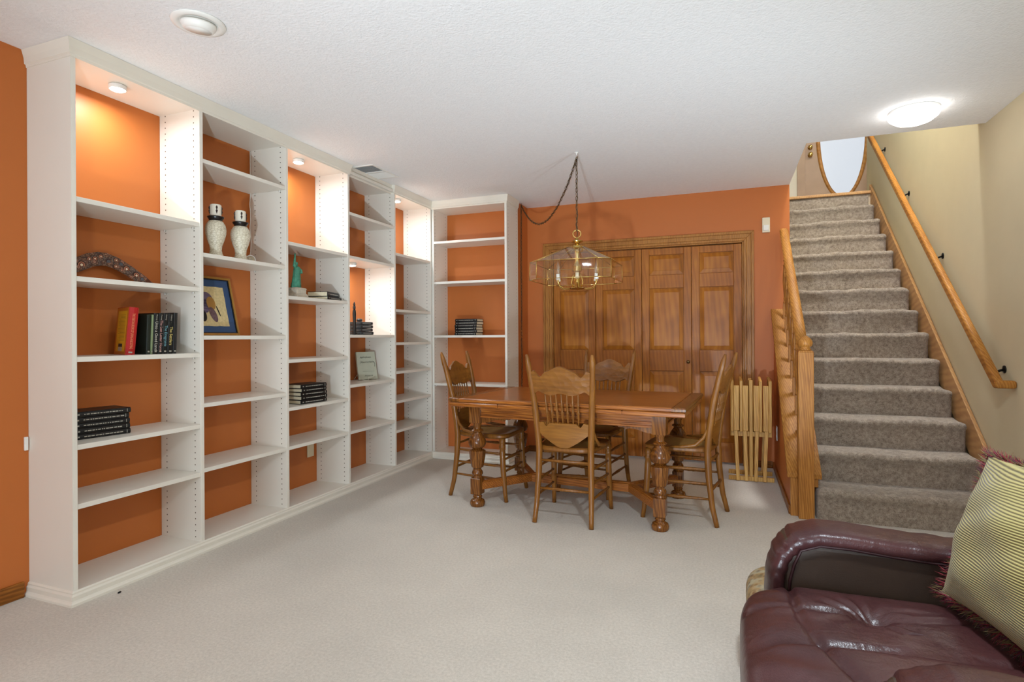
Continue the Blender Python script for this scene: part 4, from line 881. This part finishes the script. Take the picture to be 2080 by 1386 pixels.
bp = nt.nodes.new('ShaderNodeBump'); bp.inputs['Strength'].default_value = 0.5; bp.inputs['Distance'].default_value = 0.006; nt.links.new(tn.outputs['Distance'], bp.inputs['Height']); nt.links.new(bp.outputs[0], nt.nodes['Principled BSDF'].inputs['Normal'])
def make_chair(label):
    c = thing('dining_chair', label, 'chair', group='pressed-back chairs around the table')
    for s_ in (-1, 1):
        pts = [(s_ * p[0], p[1], p[2]) for p in POST]
        pp = []; rr = []
        for k in range(29):
            z = 1.03 * k / 28; p = lerp_path(POST, z); pp.append((s_ * p[0], p[1], z)); rr.append(0.0145 + 0.006 * min(1, z / 0.35) - (0.004 * max(0, z - 0.55) / 0.4))
        rr[-1] = 0.007; rr[-2] = 0.0145; rr[-3] = 0.0175; rr[-4] = 0.0165
        m = MB(); m.tube(pp, rr, 12, up=(0, 1, 0)); m.build('back_post', CHAIRW, c, True, world=False)
        # hip brace
        m = MB(); m.tube([(s_ * 0.176, -0.176, 0.585), (s_ * 0.184, -0.150, 0.525), (s_ * 0.196, -0.105, 0.480), (s_ * 0.208, -0.03, 0.466), (s_ * 0.212, 0.04, 0.463)], [0.008, 0.011, 0.012, 0.011, 0.007], 8); m.build('hip_brace', CHAIRW, c, True, world=False)
        # front leg
        fx, fy = 0.186, 0.185; m = MB()
        prof = [(0.0, 0.014), (0.05, 0.0145), (0.20, 0.019), (0.34, 0.0205), (0.365, 0.017), (0.372, 0.022), (0.384, 0.022), (0.392, 0.016), (0.405, 0.021), (0.436, 0.019)]
        m.tube([(s_ * (fx + 0.012 * (1 - z / 0.436) ** 2), fy + 0.034 * (1 - z / 0.436) ** 2.2, z) for z, _ in prof], [r_ for _, r_ in prof], 12, up=(0, 1, 0)); m.build('front_leg', CHAIRW, c, True, world=False)
        for zz in (0.325, 0.240, 0.150):
            p = lerp_path(POST, zz + 0.01); f_ = (s_ * (fx + 0.012 * (1 - zz / 0.436) ** 2), fy + 0.034 * (1 - zz / 0.436) ** 2.2, zz)
            a = Vector((s_ * p[0], p[1], zz + 0.01)); b = Vector(f_); m = MB(); m.tube([a.lerp(b, t) for t in (0, 0.2, 0.42, 0.46, 0.5, 0.54, 0.58, 0.8, 1)], [0.0065, 0.008, 0.0095, 0.0115, 0.0095, 0.0115, 0.0095, 0.008, 0.0065], 8); m.build('side_stretcher', CHAIRW, c, True, world=False)
    for zz in (0.285, 0.200):
        m = MB(); a = Vector((-0.19, 0.192, zz)); b = Vector((0.19, 0.192, zz)); m.tube([a.lerp(b, t) for t in (0, 0.2, 0.42, 0.46, 0.5, 0.54, 0.58, 0.8, 1)], [0.0065, 0.008, 0.010, 0.0125, 0.010, 0.0125, 0.010, 0.008, 0.0065], 8); m.build('front_stretcher', CHAIRW, c, True, world=False)
    for zz in (0.375, 0.205):
        p = lerp_path(POST, zz); m = MB(); m.tube([(-p[0], p[1], zz), (0, p[1], zz), (p[0], p[1], zz)], [0.0075, 0.010, 0.0075], 8); m.build('rear_stretcher', CHAIRW, c, True, world=False)
    # seat: dished trapezoid frame with cane panel
    def outline(d, n=48):
        o = []
        for k in range(n):
            a = 2 * PI * k / n; ca, sa = math.cos(a), math.sin(a); e = 0.42
            ux = math.copysign(abs(ca) ** e, ca); uy = math.copysign(abs(sa) ** e, sa)
            hw_ = 0.198 + 0.024 * uy - d; o.append((ux * hw_, 0.018 + uy * (0.205 - d)))
        return o
    m = MB(); O = outline(0); I = outline(0.052)
    m.loops([[(x, y, 0.434) for x, y in I], [(x, y, 0.430) for x, y in outline(0.010)], [(x, y, 0.440) for x, y in O], [(x, y, 0.455) for x, y in O], [(x, y, 0.463) for x, y in outline(0.008)], [(x, y, 0.460) for x, y in I], [(x, y, 0.434) for x, y in I]], cap=False)
    sf = m.build('seat_frame', CHAIRW, c, True, world=False, angle=0.7)
    m = MB(); m.hull([(x, y, 0.446) for x, y in outline(0.050)], [(x, y, 0.456) for x, y in outline(0.050)]); m.build('cane_seat', CANE, sf, world=False)
    # back: crest rail, spindles, lower splat follow the raked posts
    def on_back(xf, z, bow=0.018):
        p = lerp_path(POST, z); return Vector((xf * p[0], p[1] - bow * (1 - xf * xf), z))
    nb = Vector((0, -1, -0.25)).normalized()
    def ctop(x):
        a = abs(x); return 0.925 + 0.034 * math.exp(-(a / 0.30) ** 2) - 0.030 * math.exp(-((a - 0.66) / 0.12) ** 2) + 0.012 * math.exp(-((a - 0.84) / 0.06) ** 2)
    def cbot(x):
        a = abs(x); return 0.792 + (0.014 * math.exp(-((a - 0.78) / 0.10) ** 2)) + 0.006 * math.cos(a * 9)
    m = MB(); m.slab(lambda u, v: (on_back(u * 2 - 1, cbot(u * 2 - 1) + (ctop(u * 2 - 1) - cbot(u * 2 - 1)) * v), nb), 36, 8, 0.017); m.build('crest_rail', PRESS, c, True, world=False, angle=0.7)
    def stop(x): a = abs(x); return 0.612 - 0.022 * math.exp(-((a - 0.62) / 0.08) ** 2) + 0.008 * math.exp(-((a - 0.74) / 0.05) ** 2)
    def sbot(x): a = abs(x); return 0.462 + 0.085 * min(1, max(0, (a - 0.12) / 0.80)) ** 1.3
    m = MB(); m.slab(lambda u, v: (on_back(u * 2 - 1, sbot(u * 2 - 1) + (stop(u * 2 - 1) - sbot(u * 2 - 1)) * v, 0.014), nb), 36, 8, 0.013); m.build('lower_splat', CHAIRX, c, True, world=False, angle=0.7)
    for k in range(7):
        xf = (-3 + k) * 0.185; a = on_back(xf, 0.604, 0.014); b = on_back(xf, 0.80, 0.018); m = MB()
        m.tube([a.lerp(b, t) for t in (0, 0.1, 0.34, 0.38, 0.42, 0.5, 0.58, 0.62, 0.66, 0.9, 1)], [0.0042, 0.005, 0.006, 0.0095, 0.006, 0.0085, 0.006, 0.0095, 0.006, 0.005, 0.0042], 8, up=(0, 1, 0)); m.build('spindle', CHAIRW, c, True, world=False)
    return c
ch = make_chair('pressed-back oak chair tucked under the long side facing the closet doors')
ch.location = (-0.925, 3.505, 0); ch.rotation_euler = (0, 0, -0.03)
dup(ch, (-1.640, 3.818, 0), -PI / 2 - 0.02, 'pressed-back oak chair at the table end beside the bookcases')
dup(ch, (-0.255, 3.775, 0), PI / 2 - 0.165, 'pressed-back oak chair at the table end beside the folded tray tables')
dup(ch, (-0.925, 4.165, 0), PI - 0.22, 'pressed-back oak chair between the table and the closet doors')

# ------------------------------------------------------------------ swag chandelier
HX, HY = -0.972, 3.828
cd = thing('chandelier', 'brass swag chandelier with chamfered glass pagoda shade and candle bulbs over the table', 'chandelier', (HX, HY, 1.46))
def octo(hf, c, z): return [(HX + x, HY + y, z) for x, y in ((-hf + c, -hf), (hf - c, -hf), (hf, -hf + c), (hf, hf - c), (hf - c, hf), (-hf + c, hf), (-hf, hf - c), (-hf, -hf + c))]
top = octo(0.062, 0.016, 1.752); eave = octo(0.275, 0.070, 1.640); low = octo(0.278, 0.071, 1.520)
for A_, B_, nm in ((top, eave, 'roof_pane'), (eave, low, 'side_pane')):
    for k in range(8):
        a, b, c_, d = (Vector(q) for q in (A_[k], A_[(k + 1) % 8], B_[(k + 1) % 8], B_[k])); n_ = (b - a).cross(d - a).normalized() * 0.0015
        MB().hull([a - n_, b - n_, c_ - n_, d - n_], [a + n_, b + n_, c_ + n_, d + n_]).build(nm, GLASS if k % 2 == 0 else GLASSB, cd)
m = MB()
for lp in (top, eave, low):
    for k in range(8): m.tube([lp[k], lp[(k + 1) % 8]], 0.0028, 6)
for k in range(8): m.tube([top[k], eave[k]], 0.0024, 6); m.tube([eave[k], low[k]], 0.0024, 6)
m.build('came_frame', BRASS, cd, True)
m = MB(); m.lathe([(0.004, 1.462), (0.05, 1.466), (0.058, 1.472), (0.05, 1.478), (0.020, 1.482), (0.018, 1.50), (0.024, 1.52), (0.018, 1.56), (0.022, 1.585), (0.034, 1.592), (0.034, 1.625), (0.022, 1.632), (0.014, 1.66), (0.018, 1.70), (0.012, 1.74), (0.030, 1.752), (0.022, 1.775), (0.014, 1.785), (0.040, 1.793), (0.042, 1.800), (0.020, 1.806), (0.010, 1.818), (0.006, 1.826)], (HX, HY, 0), 20); m.build('centre_column', BRASS, cd, True, angle=0.8)
MB().torus((HX, HY, 1.850), 0.027, 0.0042, (0.25, -1, 0)).build('hanging_ring', BRASS, cd, True)
BULB = glass('clear_bulb', (0.96, 0.96, 0.94), 0.10)
for k in range(6):
    a = PI / 6 + k * PI / 3 + 0.25; dx, dy = math.cos(a), math.sin(a); P = lambda r_, z: (HX + dx * r_, HY + dy * r_, z)
    m = MB(); m.tube([P(0.045, 1.473), P(0.075, 1.468), P(0.110, 1.470), P(0.138, 1.485), P(0.150, 1.510), P(0.150, 1.530)], 0.0052, 8); m.tube([P(0.03, 1.475), P(0.045, 1.51), P(0.035, 1.55), P(0.02, 1.575)], 0.004, 8); ar = m.build('arm', BRASS, cd, True)
    MB().lathe([(0.008, 1.527), (0.016, 1.532), (0.014, 1.540), (0.012, 1.542), (0.012, 1.565), (0.006, 1.566)], P(0.150, 0), 14).build('candle_cup', WHITEP if k % 2 else IVORY, ar, True, world=True)
    MB().lathe([(0.008, 1.564), (0.013, 1.578), (0.016, 1.596), (0.013, 1.618), (0.006, 1.640), (0.001, 1.654)], P(0.150, 0), 14).build('candle_bulb', BULB, ar, True)
# chain: down from the hook, and swagged across to the corner and down the wall
def chain(m, pts, step=0.030):
    P = [Vector(p) for p in pts]; d = 0; k = 0; acc = 0; out = []
    for a, b in zip(P, P[1:]):
        L = (b - a).length; t = step - acc if out else 0
        while t <= L: out.append((a.lerp(b, t / L), (b - a).normalized())); t += step
        acc = L - (t - step)
    for i, (c, t) in enumerate(out):
        s_ = t.cross(Vector((0.31, 0.9, 0.2))).normalized(); n_ = s_ if i % 2 == 0 else t.cross(s_); m.torus(c, 0.0095, 0.0019, n_, 10, 5, 2.0, 1.0, t)
def cat(a, b, sag, n=18): a = Vector(a); b = Vector(b); return [a.lerp(b, k / n) - Vector((0, 0, sag * 4 * (k / n) * (1 - k / n))) for k in range(n + 1)]
hook = (HX, HY, 2.372); corner = (XRET + 0.022, 5.085, 2.395)
m = MB(); chain(m, [(HX, HY, 1.886), hook]); m.build('drop_chain', DARKBRASS, cd, True)
m = MB(); sw = cat(hook, corner, 0.30); chain(m, sw); m.build('swag_chain', DARKBRASS, cd, True)
m = MB(); chain(m, [corner, (XRET + 0.020, 5.085, 1.5), (XRET + 0.022, 5.09, 0.25)]); m.build('wall_chain', DARKBRASS, cd, True)
CORD = plain('brown_lamp_cord', (58, 44, 30), 0.5, 0.3)
m = MB(); m.tube([(HX + 0.004 * math.sin(k * 1.3), HY + 0.004 * math.cos(k * 1.3), 1.83 + k * 0.0272) for k in range(21)] + [tuple(Vector(q) + Vector((0, 0, 0.004 * math.sin(i * 2.1)))) for i, q in enumerate(sw)] + [(XRET + 0.020 + 0.003 * math.sin(k), 5.085 + 0.004 * math.cos(k * 1.4), 2.35 - k * 0.105) for k in range(21)], 0.0026, 6); m.build('cord', CORD, cd, True)
m = MB(); m.lathe([(0.016, CH - 0.004), (0.014, CH - 0.008), (0.005, CH - 0.012), (0.004, CH - 0.024)][::-1], (HX, HY, 0), 12); m.torus((HX, HY, CH - 0.034), 0.011, 0.0025, (1, 0, 0), 14, 6); m.build('ceiling_hook', WHITEP, cd, True)

# ------------------------------------------------------------------ folding tray tables hanging on their stand
TX, TY = 0.170, 4.86
sd = thing('tray_stand', 'pale wooden stand for folding tray tables, by the orange half wall', 'stand', (TX, TY, 0))
m = MB()
for y in (TY - 0.055, TY + 0.155): m.box(TX - 0.013, TX + 0.013, y - 0.010, y + 0.010, 0.034, 0.79)
m.build('post', PINE, sd, bevel=0.003)
for y in (TY - 0.055, TY + 0.155): MB().box(TX - 0.165, TX + 0.165, y - 0.013, y + 0.013, 0.0, 0.034).build('foot', PINE, sd, bevel=0.004)
for y in (TY - 0.040, TY + 0.140): MB().box(TX - 0.150, TX + 0.150, y - 0.009, y + 0.009, 0.345, 0.385).build('rest_bar', PINE, sd, bevel=0.003)
MB().box(TX - 0.010, TX + 0.010, TY - 0.045, TY + 0.145, 0.735, 0.775).build('carry_handle', PINE, sd, bevel=0.003)
for k, (dx, sl) in enumerate(((-0.120, 0.014), (-0.054, 0.010), (0.052, -0.010), (0.120, -0.016))):
    x = TX + dx; s_ = 1 if dx < 0 else -1
    t_ = thing('folding_tray_table', 'folded pale wood tray table hung on the stand, %s' % ('farthest from the half wall', 'second from the closet doors side', 'second from the half wall side', 'closest to the half wall')[k], 'tray table', (x, TY, 0), group='folded tray tables')
    m = MB(); m.hull([(x - s_ * 0.028, TY - 0.085, 0.3855), (x - s_ * 0.006, TY - 0.085, 0.3855), (x - s_ * 0.006, TY - 0.085, 0.785), (x - s_ * 0.028, TY - 0.085, 0.785)], [(x - s_ * 0.030, TY + 0.21, 0.3855), (x - s_ * 0.010, TY + 0.21, 0.3855), (x - s_ * 0.010, TY + 0.21, 0.80), (x - s_ * 0.030, TY + 0.21, 0.80)]); m.build('tray_board', PINE, t_, bevel=0.004)
    m = MB(); m.box(x - 0.005, x + s_ * 0.034 if s_ > 0 else x + 0.005, TY - 0.092, TY - 0.070, 0.395, 0.748) if s_ > 0 else m.box(x - 0.034, x + 0.005, TY - 0.092, TY - 0.070, 0.395, 0.748); m.build('apron_rail', PINE, t_, bevel=0.003)
    for j, yy in enumerate((TY - 0.086, TY + 0.175)):
        m = MB(); m.beam((x + s_ * 0.010, yy + 0.008, 0.396), (x + s_ * 0.010 + sl, yy - 0.006, 0.006), 0.026, 0.016, (0, 1, 0)); m.build('leg', PINE, t_, bevel=0.003)

# ------------------------------------------------------------------ burgundy leather armchair
LEA = NT('burgundy_leather').set(0.33, 0.36); v = LEA.coord()
LEA.l(LEA.ramp(LEA.noise(v, 4, 4), [(0.3, lin((52, 27, 28))), (0.7, lin((74, 43, 42)))]), LEA.p.inputs['Base Color'])
vo = LEA.n('ShaderNodeTexVoronoi'); vo.inputs['Scale'].default_value = 320; LEA.l(v, vo.inputs['Vector'])
big = LEA.noise(LEA.coord((1, 1, 1)), 16, 3, 0.5, 0.6)
b1 = LEA.n('ShaderNodeBump'); b1.inputs['Strength'].default_value = 0.12; b1.inputs['Distance'].default_value = 0.002; LEA.l(vo.outputs['Distance'], b1.inputs['Height'])
b2 = LEA.n('ShaderNodeBump'); b2.inputs['Strength'].default_value = 0.30; b2.inputs['Distance'].default_value = 0.012; LEA.l(big, b2.inputs['Height']); LEA.l(b1.outputs[0], b2.inputs['Normal']); LEA.l(b2.outputs[0], LEA.p.inputs['Normal']); LEA = LEA.m
BRN = plain('brown_inner_leather', (58, 44, 34), 0.42, 0.4, var=0.12, vscale=8, bump=(240, 0.15, 0.002))
SEAM = plain('dark_seam_leather', (44, 20, 22), 0.5, 0.3, var=0)
ac = thing('leather_armchair', 'burgundy leather armchair with tufted seat, facing the bookcases', 'armchair', (0.50, 1.42, 0))
YA0, YA1 = 1.700, 1.850; YN1, YN0 = 1.115, 0.92
def arm(y0, y1, inner, dx=0.0):
    yc = (y0 + y1) / 2; w_ = (y1 - y0) / 2
    ctr = [(0.135, 0.08), (0.126, 0.25), (0.120, 0.40), (0.124, 0.470), (0.142, 0.530), (0.176, 0.570), (0.230, 0.588), (0.30, 0.588), (0.40, 0.580), (0.55, 0.574), (0.68, 0.574), (0.80, 0.578), (0.90, 0.580)]
    ctr = [(x + dx, z) for x, z in ctr]; lp = []; N = 90; fine = []
    for k in range(N + 1):                                  # resample, so the puckers along the roll can be modelled
        t = k / N * (len(ctr) - 1); i = min(int(t), len(ctr) - 2); q = t - i; fine.append(tuple(ctr[i][j] * (1 - q) + ctr[i + 1][j] * q for j in range(2)))
    for i, (x, z) in enumerate(fine):
        a = fine[max(i - 4, 0)]; b = fine[min(i + 4, N)]; d = Vector((b[0] - a[0], 0, b[1] - a[1])).normalized(); n_ = Vector((-d.z, 0, d.x)); ring = []
        f_ = i / N; pk = math.exp(-((f_ - 0.36) / 0.10) ** 2) + math.exp(-((f_ - 0.78) / 0.10) ** 2)
        for q in range(28):
            t = 2 * PI * q / 28; ca, sa = math.cos(t), math.sin(t); th = 0.024
            wr = pk * 0.0035 * math.sin(i * 1.55 + 2.0 * ca) * (0.4 + 0.6 * abs(ca))
            ring.append(Vector((x, yc, z)) + Vector((0, 1, 0)) * ((w_ + wr * 0.5) * math.copysign(abs(ca) ** 0.55, ca)) + n_ * ((th + wr) * math.copysign(abs(sa) ** 0.75, sa)))
        lp.append(ring)
    rl = MB().loops(lp).build('arm_roll', LEA, ac, True)
    MB().box(0.14 + dx, 0.92, y0 + (0.012 if inner < 0 else 0.010), y1 - (0.012 if inner > 0 else 0.010), 0.06, 0.578).build('arm_panel', BRN, ac, bevel=0.02, seg=3)
    yy = y0 + 0.006 if inner < 0 else y1 - 0.006
    m = MB(); m.tube([(x + 0.032, yy, z) if z < 0.5 else (x + 0.026 * max(0, 0.588 - z) / 0.06, yy, z - 0.016) for x, z in ctr[2:]], 0.0042, 6); m.build('arm_seam', SEAM, rl, True)
arm(YA0, YA1, -1); arm(YN0, YN1, 1, 0.10)
# seat cushion: puffy, with a button, a front seam and radiating seams
bx_, by_ = 0.312, 1.525; SCX, SCY = 0.40, 1.408
def seatf(p):
    x, y, z = p.x, p.y, p.z; X = x + SCX; Y = y + SCY
    if z > 0:
        d = math.hypot(X - bx_, Y - by_); z -= 0.022 * math.exp(-(d / 0.035) ** 2) + 0.014 * math.exp(-(d / 0.11) ** 2)
        z -= 0.013 * math.exp(-((X - 0.150 - 0.75 * max(0, 1.55 - Y) ** 2) / 0.009) ** 2)
        z -= 0.009 * math.exp(-((Y - by_ - 0.06 * (X - bx_)) / 0.009) ** 2) * (1 if X < 0.7 else 0)
        z -= 0.012 * math.exp(-((Y - 1.345 - 0.08 * (X - 0.2)) / 0.010) ** 2)
        z += 0.0045 * math.sin(13 * math.atan2(Y - by_, X - bx_)) * math.exp(-((d - 0.06) / 0.06) ** 2)
        z += 0.0025 * math.sin(70 * Y + 25 * X) * math.exp(-((X - 0.12) / 0.08) ** 2)
    return Vector((x, y, z))
m = MB(); m.ell((SCX, SCY, 0.385), 0.375, 0.300, 0.110, 0.52, 0.42, 220, 120, seatf); m.build('seat_cushion', LEA, ac, True)
m = MB(); m.ell((0.165, SCY, 0.25), 0.135, 0.285, 0.22, 0.5, 0.45, 60, 40, lambda p: Vector((p.x - 0.008 * math.sin(p.z * 40) * (p.x < 0), p.y, p.z))); m.build('front_roll', LEA, ac, True)
m = MB(); m.ell((0.86, SCY, 0.66), 0.12, 0.262, 0.36, 0.5, 0.45, 36, 28); m.build('backrest', LEA, ac, True)
MB().box(0.16, 0.94, 0.98, 1.80, 0.04, 0.30).build('base', BRN, ac, bevel=0.02)
for x in (0.22, 0.88):
    for y in (1.01, 1.78): MB().lathe([(0.022, 0), (0.028, 0.02), (0.028, 0.045)], (x, y, 0), 14).build('foot', EBONY, ac, True)

# corduroy cushion with a twisted brush fringe
CD = NT('olive_corduroy').set(0.85, 0.15); v = CD.coord()
wv = CD.n('ShaderNodeTexWave', wave_type='BANDS', bands_direction='Z'); wv.inputs['Scale'].default_value = 62; wv.inputs['Distortion'].default_value = 0.8; wv.inputs['Detail Scale'].default_value = 0.6; CD.l(v, wv.inputs['Vector'])
CD.l(CD.ramp(wv.outputs['Fac'], [(0.1, lin((84, 73, 36))), (0.42, lin((144, 131, 76))), (0.85, lin((168, 156, 98)))]), CD.p.inputs['Base Color']); CD.bump(wv.outputs['Fac'], 0.6, 0.004); CD.p.inputs['Sheen Weight'].default_value = 0.3; CD = CD.m
cu = thing('corduroy_cushion', 'olive corduroy cushion with burgundy brush fringe leaning in the leather armchair', 'cushion', (0.55, 1.45, 0.47))
BL, BR, TL2, TRr = Vector((0.478, 1.640, 0.515)), Vector((0.560, 1.175, 0.500)), Vector((0.615, 1.762, 0.835)), Vector((0.715, 1.310, 0.870))
nrm = -((BR - BL).cross(TL2 - BL)).normalized()
if nrm.x > 0: nrm = -nrm
def cush(u, v, sg):
    a, b = u * 2 - 1, v * 2 - 1
    pin = 1 - 0.10 * (1 - b * b) * abs(a) ** 3; pin2 = 1 - 0.10 * (1 - a * a) * abs(b) ** 3
    uu, vv = 0.5 + a * pin / 2, 0.5 + b * pin2 / 2
    p = BL * (1 - uu) * (1 - vv) + BR * uu * (1 - vv) + TL2 * (1 - uu) * vv + TRr * uu * vv
    k = 1.02 * max(0, (1 - a * a)) ** 0.6 * max(0, (1 - b * b)) ** 0.6 + 0.12 * (1 - a ** 4) * (1 - b ** 4)
    k += (0.10 * math.sin(6 * a + 4 * b + 1) + 0.07 * math.sin(11 * b - 5 * a)) * (1 - a * a) * (1 - b * b)
    return p + nrm * (sg * 0.072 * k)
m = MB(); m.grid(lambda u, v: cush(u, v, 1), 40, 40); m.grid(lambda u, v: cush(u, v, -1), 40, 40); m.build('cushion_body', CD, cu, True)
m = MB(); r = random.Random(2)
edge = [(t, 0) for t in (k / 160 for k in range(160))] + [(1, t) for t in (k / 160 for k in range(160))] + [(1 - t, 1) for t in (k / 160 for k in range(160))] + [(0, 1 - t) for t in (k / 160 for k in range(160))]
ctrp = (BL + BR + TL2 + TRr) / 4
for u, v in edge:
    p = cush(u, v, 1); out = (p - ctrp); out = (out - nrm * out.dot(nrm)).normalized()
    for _ in range(5):
        d = (out * r.uniform(0.6, 1) + nrm * r.uniform(-0.8, 0.8) + Vector((r.uniform(-.5, .5), r.uniform(-.5, .5), r.uniform(-.5, .5)))).normalized() * r.uniform(0.016, 0.030)
        q = p + Vector((r.uniform(-.003, .003), r.uniform(-.003, .003), r.uniform(-.003, .003))); s_ = d.cross(nrm).normalized() * 0.0018; s2 = d.cross(s_).normalized() * 0.0018
        m.cm = r.randrange(3); n0 = len(m.v); m.v += [tuple(q + s_), tuple(q - s_ * 0.5 + s2), tuple(q - s_ * 0.5 - s2), tuple(q + d)]; m.f += [(n0, n0 + 1, n0 + 3), (n0 + 1, n0 + 2, n0 + 3), (n0 + 2, n0, n0 + 3)]; m.mi += [m.cm] * 3
fo = m.build('brush_fringe', [plain('fringe_burgundy', (122, 48, 54), 0.8, 0.1, var=0), plain('fringe_olive', (112, 98, 66), 0.8, 0.1, var=0), plain('fringe_plum', (84, 46, 56), 0.8, 0.1, var=0)], cu); fo['kind'] = 'stuff'

# tapestry footstool half hidden behind the armchair
TP = NT('floral_tapestry').set(0.85, 0.15); v = TP.coord(); vo = TP.n('ShaderNodeTexVoronoi'); vo.inputs['Scale'].default_value = 45; TP.l(v, vo.inputs['Vector'])
n1 = TP.noise(v, 22, 3); mx = TP.n('ShaderNodeMix', data_type='RGBA'); TP.l(n1, mx.inputs[0]); TP.l(TP.ramp(vo.outputs['Distance'], [(0.1, lin((92, 70, 44))), (0.5, lin((176, 158, 116)))]), mx.inputs[6]); TP.l(TP.ramp(n1, [(0.4, lin((96, 106, 110))), (0.55, lin((120, 78, 40))), (0.7, lin((58, 40, 26)))]), mx.inputs[7]); TP.l(mx.outputs[2], TP.p.inputs['Base Color']); TP.bump(vo.outputs['Distance'], 0.5, 0.003); TP = TP.m
fs = thing('tapestry_footstool', 'small footstool with a plump floral tapestry top beside the leather armchair', 'footstool', (0.27, 2.08, 0))
m = MB(); m.ell((0.27, 2.08, 0.245), 0.215, 0.190, 0.088, 0.62, 0.6, 48, 24); m.build('padded_top', TP, fs, True)
m = MB(); m.box(0.10, 0.44, 1.93, 2.23, 0.13, 0.19); m.build('stool_frame', TABLEL, fs, bevel=0.005)
for x in (0.125, 0.415):
    for y in (1.955, 2.205): MB().lathe([(0.014, 0), (0.018, 0.02), (0.012, 0.04), (0.02, 0.09), (0.018, 0.135)], (x, y, 0), 12).build('leg', TABLEL, fs, True)
tag(MB().ell((-2.545, 1.735, 0.004), 0.004, 0.009, 0.004, nu=8, nv=6).build('carpet_crumb', BLACKM, None, True), 'tiny dark crumb on the carpet at the bookcase base', 'crumb')
